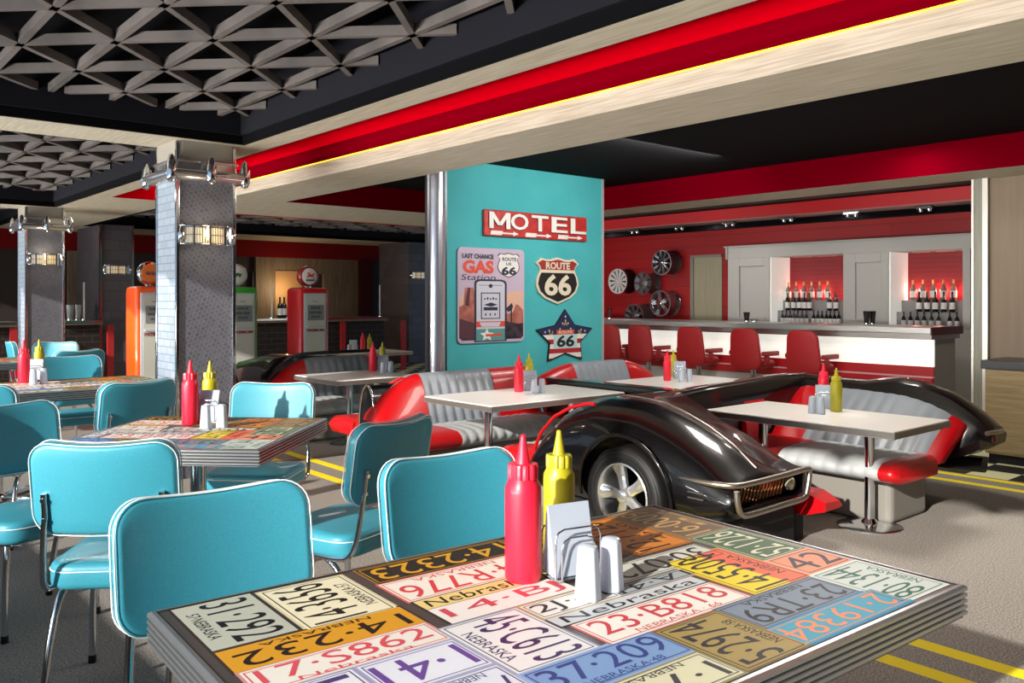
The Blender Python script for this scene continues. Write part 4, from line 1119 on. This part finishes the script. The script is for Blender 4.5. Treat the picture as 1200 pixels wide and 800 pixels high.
# wheel rims hung on the red wall
ALU = M('alloy_grey', '#a8a8ac', .22, .9); ALUD = M('alloy_dark', '#6e6a6c', .35, .6); WHT = M('rim_white', '#e2e0de', .3, .1); BKR = M('rim_black', '#141214', .35)
def make_rim(label, px, py, r, kind, dp=.28):
    wface = 11.2-dp
    w, u = wface, pu(px, wface); z = pz(py, w, u)
    t = thing('wheel_rim', label, 'wheel rim', room(w, u, z), TH, None)
    T = Matrix.Rotation(-PI/2, 4, 'Y')      # local z -> -w (toward the room)
    face, barrel = {'spoke': (ALU, ALUD), 'five': (ALU, ALU), 'white': (WHT, BKR), 'dark': (ALUD, ALUD), 'turbine': (ALU, ALUD)}[kind]
    mb = MB(); mb.lathe([(r*.93, -dp+.002), (r*.98, -dp+.02), (r*.80, -dp*.8), (r*.80, -.05), (r*.90, -.02), (r, -.008), (r, .004), (r*.93, .004), (r*.90, -.012)], barrel, 40, T, cap=False); mb.build('barrel', t, 50)
    if kind != 'dark':
        mb = MB(); mb.lathe([(r, -.004), (r, .008), (r*.90, .008), (r*.88, -.012)], face, 40, T, cap=False); mb.build('outer_lip', t, 50)
    mb = MB(); mb.lathe([(r*.8, -.09), (r*.8, -.085), (.001, -.085)], BKR if kind != 'five' else REDN, 32, T); mb.build('hub_well', t, 0)
    n, w0, w1 = {'spoke': (10, .05, .10), 'five': (5, .14, .17), 'white': (12, .03, .15), 'dark': (7, .12, .3), 'turbine': (9, .06, .17)}[kind]
    mb = MB()
    for k in range(n):
        Tk = T @ Matrix.Rotation(2*PI*k/n+.2, 4, 'Z')
        mb.loft([[(r*a, -r*h_, zz-.015), (r*a, -r*h_, zz), (r*a, r*h_, zz), (r*a, r*h_, zz-.015)] for a, h_, zz in ((.12, w0, .0), (.5, (w0+w1)/2, -.01), (.93, w1, 0.))], face, T=Tk)
    mb.build('spokes', t, 0)
    mb = MB(); mb.lathe([(r*.2, -.05), (r*.2, 0), (r*.12, .012), (.001, .014)], face, 20, T); mb.build('hub', t, 50)
    return t
make_rim('grey multi-spoke alloy rim hung highest on the red wall', 775.5, 307.5, .205, 'spoke')
make_rim('black and white blade-pattern rim on the red wall, nearest the teal wall', 724, 329.5, .215, 'white')
make_rim('dark grey rim hung in the middle of the cluster on the red wall', 753, 332, .185, 'dark')
make_rim('five-spoke silver rim hung lowest right on the red wall', 774, 355.5, .215, 'five')
make_rim('turbine-blade rim half hidden behind the bar counter edge', 743, 371, .215, 'turbine')

# ================================================================ signs on the teal wall
UWs = TWU
def sign_T(pxc, pyc, th=.02, rot=0.):
    w = pw(pxc, UWs); z = pz(pyc, w, UWs)
    return w, z
def SX(px): return pw(px, UWs)
def SZ(py, px): return pz(py, pw(px, UWs), UWs)
def sign_root(name, label, cat, px, py):
    w = SX(px); z = SZ(py, px)
    t = thing(name, label, cat, room(w, UWs-.004, z), TH); return t
FACE = Matrix(((1, 0, 0, 0), (0, 0, -1, 0), (0, 1, 0, 0), (0, 0, 0, 1)))     # text xy -> local xz, facing -y
SR_ = M('sign_red', '#c3282a', .45); SWH = M('sign_white', '#eceae4', .5); SBK = M('sign_black', '#191919', .5); SCR = M('sign_cream', '#e6dcc4', .5)
noise_mix(SR_, '#a81f22', '#d23a30', 14, (1, 1, 1), 4, 0, .3, .7)
def quad(mb, x0, x1, y0, y1, z, m, T=None, sl=0): mb.add([(x0, y0, z), (x1, y0, z), (x1+sl, y1, z), (x0+sl, y1, z)], [(0, 1, 2, 3)], m, T)
# MOTEL
t = sign_root('motel_sign', 'red rusty MOTEL sign with white raised letters and arrows on the teal wall', 'sign', 625, 265)
wL = SX(565)-SX(625); wR = SX(685)-SX(625); hm = (SZ(245, 565)-SZ(276, 565))/2
Tt = FACE
mb = MB(); mb.box(wL, wR, -.035, 0, -hm, hm, SR_); mb.build('panel', t, 0, bevel=.012)
mb = MB(); Wm = wR-wL
for i, ch in enumerate('MOTEL'):
    x0 = wL+Wm*(.035+.195*i); ww = Wm*.165*(1.15 if ch == 'M' else 1)
    F2 = Matrix.Translation((0, -.05, 0)) @ FACE
    if ch == 'M':
        for (FF, zz, mm_, oo) in ((F2, 0, SWH, 0), (F2, -.013, SBK, .008)):
            y0, y1, t_ = -hm*.42-oo, hm*.83-oo, ww*.2
            xa = x0+oo
            quad(mb, xa, xa+t_, y0, y1, zz, mm_, FF); quad(mb, xa+ww-t_, xa+ww, y0, y1, zz, mm_, FF)
            for a_, b_ in ((xa, xa+ww/2-t_/2), (xa+ww-t_, xa+ww/2-t_/2)):
                mb.add([(a_, y1, zz+.0004), (b_, y0+hm*.25, zz+.0004), (b_+t_, y0+hm*.25, zz+.0004), (a_+t_, y1, zz+.0004)], [(0, 1, 2, 3)], mm_, FF)
        continue
    put_text(mb, ch, x0, -hm*.42, ww, hm*1.25, 0, SWH, F2, .018)
    put_text(mb, ch, x0+.008, -hm*.42-.008, ww, hm*1.25, -.013, SBK, F2, .018)
mb.build('letters', t, 0)
F2 = Matrix.Translation((0, -.038, 0)) @ FACE
for i in range(3):
    mb = MB()
    x0 = wL+Wm*(.05+.32*i); y = -hm*.74; L = Wm*.26; h_ = hm*.1
    quad(mb, x0, x0+L*.4, y-h_*1.6, y+h_*1.6, 0, SWH, F2, h_); quad(mb, x0+L*.35, x0+L*.82, y-h_*.6, y+h_*.6, 0, SWH, F2)
    mb.add([(x0+L*.8, y-h_*1.8, 0), (x0+L, y, 0), (x0+L*.8, y+h_*1.8, 0)], [(0, 1, 2)], SWH, F2)
    mb.build('arrow', t, 0)
# ROUTE 66 shield
def shield(sc=1.):
    half = [(0, -.5), (.10, -.46), (.28, -.38), (.42, -.25), (.48, -.08), (.45, .08), (.385, .22), (.40, .30), (.48, .38), (.37, .485), (.26, .455), (.15, .46), (.08, .485), (0, .505)]
    return [(x*sc, y*sc) for x, y in half]+[(-x*sc, y*sc) for x, y in reversed(half[1:-1])]
t = sign_root('route_shield_sign', 'black and red ROUTE 66 shield sign with cream edge on the teal wall', 'sign', 652, 329)
S = (SZ(302, 652)-SZ(356, 652)); SWx = (SX(677)-SX(627))
sx = SWx/.96; sy = S/1.0
def sc(poly, k=1): return [(x*sx*k, y*sy*k) for x, y in poly]
def flat(mb, poly, y, m, th=.0):
    if th: mb.prism(poly, 0, th, m, Matrix.Translation((0, -y, 0)) @ FACE)
    else: mb.add([(x, z, 0) for x, z in poly], [tuple(range(len(poly)))], m, Matrix.Translation((0, -y, 0)) @ FACE)
mb = MB(); flat(mb, sc(shield()), .0, SCR, .02); mb.build('panel', t, 0)
mb = MB(); sp = sc(shield(), .91)
up = [p for p in sp if True]
lo_poly = [(x, z) for x, z in sp if z < sy*.2]; 
mb2 = MB()
pl = sorted([p for p in sp if p[1] < sy*.19 and p[0] >= 0], key=lambda p: p[1]); pr = [(-x, z) for x, z in reversed(pl) if x > 1e-6]
flat(mb2, pl+[(.40*sx*.91, sy*.17), (-.40*sx*.91, sy*.17)]+pr, .022, SBK)
pu_ = [p for p in sp if p[1] > sy*.21]
pu_r = sorted([p for p in pu_ if p[0] >= -1e-9], key=lambda p: -p[0]*0+p[1])
hr = [(.37, .235), (.385, .30), (.44, .38), (.34, .44), (.25, .415), (.15, .42), (.08, .44), (0, .46)]
hr = [(x*sx, z*sy) for x, z in hr]
flat(mb2, hr+[(-x, z) for x, z in reversed(hr[:-1])], .022, M('sign_maroon', '#9c2f2c', .5))
mb2.build('fields', t, 0)
mb = MB(); F2 = Matrix.Translation((0, -.024, 0)) @ FACE
put_text(mb, 'ROUTE', -.27*sx, .25*sy, .54*sx, .15*sy, 0, SCR, F2, .03); put_text(mb, '66', -.30*sx, -.32*sy, .60*sx, .46*sy, 0, SCR, F2, .03)
mb.build('lettering', t, 0)
# star
t = sign_root('star_sign', 'star shaped stars-and-stripes 66 sign below the shield on the teal wall', 'sign', 661, 393)
sr = (SZ(363, 661)-SZ(420, 661))*.5; sxr = (SX(693)-SX(631))*.5
def star(k=1., ri=.56):
    out = []
    for i in range(10):
        a = PI/2+i*PI/5; r_ = 1. if i % 2 == 0 else ri
        out.append((math.cos(a)*r_*sxr*1.05*k, (math.sin(a)*r_*1.1-.08)*sr*k))
    return out
NAV = M('sign_navy', '#1f2c55', .5); STR = M('stripe_red', '#b02a2e', .5)
def clip_y(poly, lo, hi):
    def half(P, c, s):
        out = []
        for i in range(len(P)):
            a, b = P[i], P[(i+1) % len(P)]; ia, ib = s*(a[1]-c) >= 0, s*(b[1]-c) >= 0
            if ia: out.append(a)
            if ia != ib: t_ = (c-a[1])/(b[1]-a[1]); out.append((a[0]+(b[0]-a[0])*t_, c))
        return out
    return half(half(poly, lo, 1), hi, -1)
mb = MB(); flat(mb, star(1.06), 0, SBK, .015); mb.build('panel', t, 0)
mb = MB(); st = star(1.)
def tri_fan(poly_, lo, hi, m, y):
    """star clipped to a band, made from its ten wedges so no concave face is needed"""
    for i in range(10):
        w_ = [(0, -.08*sr), st[i], st[(i+1) % 10]]; c_ = clip_y(w_, lo, hi)
        if len(c_) > 2: flat(mb, c_, y, m)
tri_fan(st, .05*sr, 2*sr, NAV, .017)
yb_ = .05*sr
for i in range(6):
    tri_fan(st, yb_-.19*sr*(i+1), yb_-.19*sr*i, STR if i % 2 else SWH, .017)
for i, (x, y) in enumerate(((0, .78), (-.1, .5), (.1, .5), (-.2, .28), (.2, .28), (0, .62), (-.75, .17), (.75, .17), (-.6, .22), (.6, .22))):
    for k in range(5):
        a = PI/2+k*2*PI/5; a2, a1 = a+.5, a-.5; q = .055*sr
        flat(mb, [(x*sxr+math.cos(a1)*q*.5, y*sr+math.sin(a1)*q*.5), (x*sxr+math.cos(a)*q, y*sr+math.sin(a)*q), (x*sxr+math.cos(a2)*q*.5, y*sr+math.sin(a2)*q*.5), (x*sxr, y*sr)], .0185, SWH)
quad(mb, -.33*sxr, .33*sxr, .05*sr, .24*sr, .0, M('sign_orange', '#d8552c', .5), Matrix.Translation((0, -.019, 0)) @ FACE)
quad(mb, -.44*sxr, .44*sxr, -.50*sr, .05*sr, .0, M('sign_pale_blue', '#bfdcdf', .5), Matrix.Translation((0, -.019, 0)) @ FACE)
mb.build('artwork', t, 0)
mb = MB(); F2 = Matrix.Translation((0, -.021, 0)) @ FACE
put_text(mb, '66', -.34*sxr, -.46*sr, .66*sxr, .48*sr, 0, SBK, F2, .03, .12); mb.build('number', t, 0); mb = MB(); put_text(mb, 'U', -.60*sxr, .06*sr, .13*sxr, .15*sr, 0, M('sign_gold', '#c9a23c', .5), F2, .02); mb.build('letter', t, 0); mb = MB(); put_text(mb, 'S', .47*sxr, .06*sr, .13*sxr, .15*sr, 0, MATS['sign_gold'], F2, .02); mb.build('letter', t, 0); mb = MB()
put_text(mb, 'ROUTE', -.25*sxr, .09*sr, .5*sxr, .11*sr, 0, SCR, F2, .02); mb.build('lettering', t, 0); mb = MB()
put_text(mb, 'A', -.07*sxr, .40*sr, .14*sxr, .22*sr, 0, M('sign_gold', '#c9a23c', .5), F2, .03)
mb.build('lettering', t, 0)
# poster
t = sign_root('gas_poster', 'tin poster of a grey fuel pump in a desert with LAST CHANCE GAS lettering', 'poster', 574, 345)
x0, x1 = SX(535)-SX(574), SX(613)-SX(574); z1_, z0_ = SZ(291, 574)-SZ(345, 574), SZ(401, 574)-SZ(345, 574)
Wp, Hp = x1-x0, z1_-z0_
SKY = M('poster_sky', '#c9b7cc', .4); 
def P(a, b): return (x0+a*Wp, z0_+b*Hp)
r_ = .06*Wp
pts = []
for cx, cy, a0 in ((x1-r_, z1_-r_, 0), (x0+r_, z1_-r_, PI/2), (x0+r_, z0_+r_, PI), (x1-r_, z0_+r_, 1.5*PI)):
    for i in range(5): a = a0+PI/2*i/4; pts.append((cx+r_*math.cos(a), cy+r_*math.sin(a)))
mb = MB(); flat(mb, pts, 0, SKY, .015); mb.build('panel', t, 0)
mb = MB()
def q(a0, a1, b0, b1, m, y=.017, sl=0): flat(mb, [P(a0, b0), P(a1, b0), P(a1+sl, b1), P(a0+sl, b1)], y, m)
def pg(L, m, y=.017): flat(mb, [P(a, b) for a, b in L], y, m)
ROCK = M('poster_rock', '#b8685a', .5); noise_mix(ROCK, '#8f4a45', '#cc7f6c', 9, (1, 1, 1), 5, 0, .3, .7); ROCKD = M('poster_rock_dark', '#5a3540', .5); GND = M('poster_ground', '#2c2430', .5); noise_mix(GND, '#1c1822', '#4a3a44', 12, (1, 1, 1), 4, 0); PGREY = M('poster_pump_grey', '#cfd0dc', .4); PLN = M('poster_ink', '#2c2f45', .5); PRED = M('poster_red', '#e0523c', .5); PTL = M('poster_teal', '#5a9a9c', .5); SUNSET = M('poster_sunset', '#e3b79f', .5)
pg([(.02, .32), (.98, .32), (.98, .55), (.02, .50)], SUNSET, .0165)
pg([(.02, .07), (.06, .03), (.95, .03), (.98, .07), (.98, .20), (.02, .22)], GND, .0168)
pg([(.02, .12), (.28, .12), (.28, .50), (.25, .50), (.22, .58), (.10, .58), (.08, .40), (.02, .38)], ROCK)
pg([(.10, .40), (.14, .58), (.18, .58), (.16, .38)], ROCKD, .0175); pg([(.02, .05), (.28, .05), (.28, .2), (.02, .26)], ROCKD, .0172)
pg([(.72, .18), (.98, .20), (.98, .34), (.90, .40), (.86, .40), (.82, .32), (.72, .30)], ROCK)
pg([(.72, .05), (.98, .05), (.98, .18), (.72, .22)], GND, .0175)
# pump drawing
pg([(.235, .01), (.72, .01), (.72, .63), (.70, .655), (.64, .67), (.31, .67), (.25, .655), (.235, .63)], PLN, .018)
pg([(.265, .02), (.69, .02), (.69, .62), (.67, .64), (.63, .65), (.32, .65), (.28, .64), (.265, .62)], PGREY, .0185)
pg([(.33, .25), (.62, .25), (.62, .53), (.33, .53)], PLN, .019); pg([(.345, .26), (.605, .26), (.605, .52), (.345, .52)], PGREY, .0195)
pg([(.37, .40), (.48, .425), (.58, .40), (.48, .38)], PLN, .020); pg([(.37, .34), (.58, .34), (.58, .375), (.37, .375)], PLN, .020)
q(.26, .69, .165, .225, PRED, .019); pg([(.34, .17), (.60, .17), (.63, .215), (.31, .215)], PGREY, .0195)
q(.26, .69, .02, .145, PTL, .019)
for k in range(5):
    a = PI/2+2*PI*k/5; pg([(.42+.05*math.cos(a-.6), .08+.035*math.sin(a-.6)), (.42+.11*math.cos(a), .08+.07*math.sin(a)), (.42+.05*math.cos(a+.6), .08+.035*math.sin(a+.6)), (.42, .08)], SWH, .0195)
q(.40, .65, .065, .09, PRED, .020)
pg([(.30, .605), (.65, .605), (.65, .61), (.30, .61)], PLN, .0192)
for k in range(3): pg([(.39+.07*k, .285), (.41+.07*k, .285), (.41+.07*k, .31), (.39+.07*k, .31)], PLN, .0200)
for k in range(5): pg([(.375+.042*k, .455), (.40+.042*k, .455), (.40+.042*k, .47+.01*(k % 2)), (.375+.042*k, .47+.01*(k % 2))], PLN, .0200)
pg([(.475+.03*math.cos(2*PI*k/10), .60+.022*math.sin(2*PI*k/10)) for k in range(10)], PLN, .0195)
pg([(.71, .36), (.80, .42), (.82, .38), (.80, .34), (.74, .32)], PLN, .018); pg([(.79, .08), (.81, .08), (.80, .36), (.78, .36)], PLN, .018)
# shield on the poster
hs = shield(); pg([(.75+x*.36, .825+y*.27) for x, y in hs], PLN, .018); pg([(.75+x*.335, .825+y*.25) for x, y in hs], SWH, .0185)
F2 = Matrix.Translation((0, -.0195, 0)) @ FACE
def tx(s, a, b, w, h, m, bold=.03, sl=0): X, Z = P(a, b); put_text(mb, s, X, Z, w*Wp, h*Hp, 0, m, F2, bold, sl)
tx('ROUTE', .65, .87, .22, .04, PLN); tx('US', .71, .825, .08, .03, PLN); tx('66', .64, .72, .23, .09, PLN, .04)
tx('LAST CHANCE', .06, .885, .46, .05, PLN, .035); tx('GAS', .07, .73, .45, .14, PRED, .05); tx('Station', .04, .66, .50, .06, PLN, .0, .3)
mb.build('artwork', t, 0)

# ================================================================ fuel pumps
def make_pump(label, w, u, body, logo):
    s, d, h = .42, .40, 1.545
    t = thing('fuel_pump', label, 'fuel pump', room(w, u), TH, 'vintage fuel pumps')
    B0 = M('pump_body_'+logo, body, .3, 0, .5)
    mb = MB(); n = 6; rr = .05
    prof = []
    def ring(z, o, r=rr):
        out = []
        for cx, cy, a0 in ((s-r-o, o+r, -PI/2), (s-r-o, d-o-r, 0), (o+r, d-o-r, PI/2), (o+r, o+r, PI)):
            for i in range(5): a = a0+PI/2*i/4; out.append((cx+r*math.cos(a), cy+r*math.sin(a), z))
        return out
    mb.loft([ring(.06, .0), ring(h-.05, 0), ring(h-.018, .008), ring(h, .035)], B0); mb.build('cabinet', t, 40)
    MB().box(.01, s-.01, .01, d-.01, 0, .06, BLACK).build('foot', t, 0)
    PWH = M('pump_panel_white', '#cfd0c6', .35, 0, .2)
    MB().box(.05, s-.05, -.012, 0, .3, h-.075, CERAM).build('panel_frame', t, 0, bevel=.008)
    MB().box(.075, s-.07, -.016, -.01, .32, h-.10, PWH).build('front_panel', t, 0)
    MB().box(.10, s-.09, -.02, -.015, 1.12, 1.32, M('pump_dial_grey', '#8d9193', .3, .2)).build('dial', t, 0)
    F3 = Matrix.Translation((0, -.021, 0)) @ FACE; mb = MB()
    for k, (y, ww, tx_) in enumerate(((1.27, .14, 'SALE'), (1.21, .17, '00.00'), (1.155, .12, 'GALLONS'))):
        put_text(mb, tx_, .21-ww/2+.0, y, ww, .028, 0, SBK, F3, .02); mb.build('dial_text', t, 0); mb = MB()
    mb.tube([(.17, -.018, 1.375), (.195, -.018, 1.365), (.22, -.018, 1.362), (.245, -.018, 1.372)], .003, SBK, 5)
    mb.build('badge', t, 0)
    mb = MB(); mb.box(.09, s-.09, -.04, -.015, 1.03, 1.05, CERAM); mb.build('ledge', t, 0)
    mb = MB(); put_text(mb, 'PREMIUM', .09, .975, .24, .035, 0, M('pump_maroon', '#9a1c33', .5), F3, .03); mb.build('lettering', t, 0)
    # globe
    gz = h+.015+.135
    m2 = MB(); m2.lathe([(.05, h-.003), (.045, h+.03)], CHROME, 20, Tm((s/2, d/2, 0))); m2.build('globe_neck', t, 40)
    Tg = Tm((s/2, d/2, gz)) @ Matrix.Rotation(PI/2, 4, 'X')
    rim = {'mobil': M('globe_rim_red', '#8a1420', .3, .2, .4), 'sin': M('globe_rim_grey', '#c8cac8', .3, .3), 'gulf': M('globe_rim_chrome', '#d8d8da', .15, 1.)}[logo]
    m2 = MB(); m2.lathe([(.118, -.055), (.135, -.04), (.138, 0), (.135, .04), (.118, .055)], rim, 32, Tg); G_ = m2.build('globe_ring', t, 50)
    m2 = MB(); m2.lathe([(.118, .05), (.09, .064), (.001, .068)], {'gulf': M('globe_orange', '#d9701c', .35)}.get(logo, SWH), 32, Tg); m2.build('globe_face', G_, 50)
    F4 = Matrix.Translation((s/2, d/2-.0745, gz)) @ FACE; m2 = MB()
    if logo == 'mobil':
        RD = M('logo_red', '#d42335', .4)
        body_ = [(-.045, .005), (-.02, .02), (0, .018), (.03, .022), (.05, .045), (.062, .04), (.05, .02), (.04, .0), (.02, -.005), (-.02, -.002), (-.04, -.01)]
        m2.add([(x, y, 0) for x, y in body_], [tuple(range(len(body_)))], RD, F4)
        m2.add([(-.01, .015, 0), (-.05, .05, 0), (-.02, .048, 0), (.015, .02, 0)], [(0, 1, 2, 3)], RD, F4)
        for (a, b) in ((.02, .055), (-.03, -.06)): m2.add([(a, 0, 0), (a+.012, 0, 0), (b+.008, -.03, 0), (b, -.03, 0)], [(0, 1, 2, 3)], RD, F4)
        quad(m2, -.06, .06, -.062, -.04, 0, M('logo_blue', '#2a5a7a', .4), F4)
    elif logo == 'sin':
        GR = M('logo_green', '#2f6b3a', .4); p_ = [(-.05, -.01), (-.03, .02), (0, .03), (.03, .015), (.055, .02), (.04, -.005), (.03, -.03), (.015, -.03), (.01, -.012), (-.015, -.012), (-.02, -.03), (-.035, -.03)]
        m2.add([(x, y, 0) for x, y in p_], [tuple(range(len(p_)))], GR, F4)
    else:
        m2.add([(.1*math.cos(2*PI*k/20), .1*math.sin(2*PI*k/20), -.004) for k in range(20)], [tuple(range(20))], M('globe_orange', '#d9701c', .35), F4)
        put_text(m2, 'GULF', -.06, -.02, .12, .04, 0, M('logo_navy', '#24305c', .4), F4, .04)
    m2.build('globe_emblem', t, 0)
    m2 = MB(); m2.tube(smoothpath([(s+.01, d*.5, 1.2), (s+.06, d*.5, 1.1), (s+.07, d*.5, .6), (s+.05, d*.5, .25), (s+.01, d*.5, .35)], 6), .012, RUBBER, 8); m2.build('hose', t, 60)
    m2 = MB(); m2.box(s, s+.03, d*.4, d*.6, 1.1, 1.3, CHROME); m2.build('nozzle', t, 0, bevel=.006)
    return t
make_pump('orange fuel pump half hidden behind the nearest metal pillar', 3.07, 10.1, '#f0560c', 'gulf')
make_pump('green fuel pump just right of the nearest metal pillar', 4.11, 10.1, '#3fae33', 'sin')
make_pump('bright red fuel pump with a winged horse globe, behind the left red booth', 5.09, 10.1, '#c90c16', 'mobil')

# ================================================================ far counters
def far_counter(label, wa, wb, u, posts, zt=1.05):
    t = thing('brick_counter', label, 'counter', room(wa, u), TH)
    L = wb-wa
    MB().box(0, L, 0, .6, 0, zt-.07, BRICKD).build('body', t, 0)
    MB().box(-.03, L+.03, -.08, .65, zt-.07, zt, M('far_counter_top', '#7d7066', .35, .2)).build('worktop', t, 0)
    MB().box(-.02, L+.02, -.10, -.08, zt-.03, zt+.0, CHROME).build('edge_rail', t, 0)
    for x in posts:
        MB().box(x-.05, x+.05, -.05, 0, 0, zt-.08, M('red_post', '#a8262a', .4)).build('red_post', t, 0)
    return t
far_counter('dark far counter with red posts between the dark pier and second pillar', pw(70, 15.0), pw(117, 15.0), 15.0, (.75,))
far_counter('dark far counter with metal edge at the extreme left', pw(-30, 14.6), pw(18, 14.6), 14.6, (.5,))
far_counter('dark far counter with red posts right of the red fuel pump', pw(280, 14.2), pw(450, 14.2), 14.2, (2.0, 3.35))
# bottles in front of the warm niche and glass rods on the counters
cands = [(328, 'dark bottle left of the red fuel pump, on the far counter before the warm niche'), (333, 'second dark bottle on the far counter before the warm niche')]
for px, lb in cands:
    o = dup(bB, room(pw(px, 14.5), 14.5, 1.052), 0, lb, 'bottles on the far counter')
    o.scale = (1.4, 1.4, 1.5)
for px, u, zz, lb in ((318.5, 14.3, 1.051, 'slim pale upright rod on the far counter left of the warm niche'), (445, 14.3, 1.051, 'slim pale upright rod on the far counter right of the fuel pumps'), (98.5, 15.2, 1.051, 'slim pale upright rod on the counter between the second pillar and dark pier')):
    t = thing('glass_stand', lb, 'stand', room(pw(px, u), u, zz), TH, 'pale upright rods on the far counters')
    MB().lathe([(.014, 0), (.014, .62)], M('pale_rod', '#c9c3bb', .3, .3), 8).build('rod', t, 0); MB().lathe([(.04, 0), (.04, .01)], CHROME, 12).build('base', t, 0)
for i, (px, lb) in enumerate(((82, 'left small clear glass on the counter between pillar and pier'), (91, 'right small clear glass on the counter between pillar and pier'))):
    cup(lb, px, pw(px, 15.25), 1.051, .25, .07, M('pale_glassware', '#9fa6a8', .2, .2), 'glass').location = room(pw(px, 15.25), 15.25, 1.051)

# sideboard at the right
t = thing('sideboard', 'light wood sideboard with black top against the beige wall at the right edge', 'cabinet', room(7.86, pu(1162, 8.0)), TH)
MB().box(0, .52, -1.6, 0, .08, .80, CABW).build('body', t, 0)
MB().box(-.02, .53, -1.62, .03, .80, .875, M('sideboard_black_top', '#131217', .3)).build('worktop', t, 0, bevel=.006)
MB().box(-.012, 0, -1.58, -.01, .10, .79, CABW).build('front_panel', t, 0)
MB().box(.03, .5, -1.58, -.02, 0, .08, BLACK).build('plinth', t, 0)
# ================================================================ light
def light(kind, loc, energy, color=(1, 1, 1), size=1., size_y=None, rot=(0, 0, 0), name='lamp', spread=None):
    l = bpy.data.lights.new(name, kind); l.energy = energy; l.color = color
    if kind == 'AREA':
        l.shape = 'RECTANGLE' if size_y else 'SQUARE'; l.size = size
        if size_y: l.size_y = size_y
        if spread: l.spread = spread
    else: l.shadow_soft_size = size
    o = bpy.data.objects.new(name, l); COL.objects.link(o); o.location = loc; o.rotation_euler = rot; return o
sun = bpy.data.lights.new('sun', 'SUN'); sun.energy = 7.3; sun.angle = math.radians(.8); sun.color = (1, .95, .87)
so = bpy.data.objects.new('sun', sun); COL.objects.link(so)
az = Vector((-.575, -.818)).normalized(); el = math.radians(22)
d = Vector((az.x*math.cos(el), az.y*math.cos(el), math.sin(el)))
so.rotation_euler = d.to_track_quat('Z', 'Y').to_euler()
w = bpy.data.worlds.new('sky'); SC.world = w; w.use_nodes = True
bg = w.node_tree.nodes['Background']; bg.inputs['Color'].default_value = (.55, .75, 1., 1); bg.inputs['Strength'].default_value = .8
# added fill lights below the ceilings, without fixtures of their own
for (wv, uv, z, e, sz) in ((1.0, 9.9, 2.6, 10, .5), (5.3, 3.0, 2.76, 66, .8), (7.4, 3.4, 2.76, 8, .3), (9.5, 2.3, 2.58, 14, .3), (6.6, 12.6, 2.6, 22, .8), (3.3, 13.0, 2.6, 8, .5)):
    light('AREA', room(wv, uv, z-.01), e, (1, .93, .84), sz, name='ceiling_fill')
# added fill lights outside the sill, standing in for daylight bounced onto the beams
for u_ in (.5, 4.6, 8.7, 12.8):
    dv = Vector((CW[0], CW[1], .30)).normalized()
    light('AREA', room(-1.7, u_, 1.0), 92, (1, .96, .88), 4., .35, rot=(-dv).to_track_quat('Z', 'Y').to_euler(), name='window_fill', spread=math.radians(80))
# added fill light below the recess ceiling, aimed at the teal wall and signs
light('AREA', room(6.1, 4.9, 2.74), 52, (1, .97, .92), 1.6, .2, rot=(math.radians(52), 0, TH), name='teal_wall_fill')
for u in (5.2, 7.2, 9.2): light('AREA', room(9.75, u, 2.44), 8, (1, .95, .9), .3, name='bar_downlight')
light('AREA', room(9.45, 7, 2.58), 3.5, (1, .3, .2), .1, 7, rot=(0, math.radians(80), TH), name='bar_red_cove_strip')
light('AREA', room(3.66, 4, 2.655), 6, (1, .93, .8), .04, 14, rot=(0, math.radians(150), TH), name='cove_strip')
light('POINT', room(pw(337, 16.7), 16.7, 1.6), 14, (1, .72, .4), .1, name='warm_niche_lamp')
# ================================================================ camera
cam = bpy.data.cameras.new('camera'); co = bpy.data.objects.new('camera', cam); COL.objects.link(co)
co.location = (0, 0, H); co.rotation_euler = (PI/2, 0, 0)
cam.lens = 30.0; cam.sensor_width = 36; cam.sensor_fit = 'HORIZONTAL'; cam.shift_y = -50/1200; cam.clip_start = .05
SC.camera = co
SC.view_settings.view_transform = 'Standard'; SC.view_settings.look = 'None'; SC.view_settings.gamma = 1; SC.view_settings.exposure = 0.0
SC.view_settings.use_curve_mapping = False
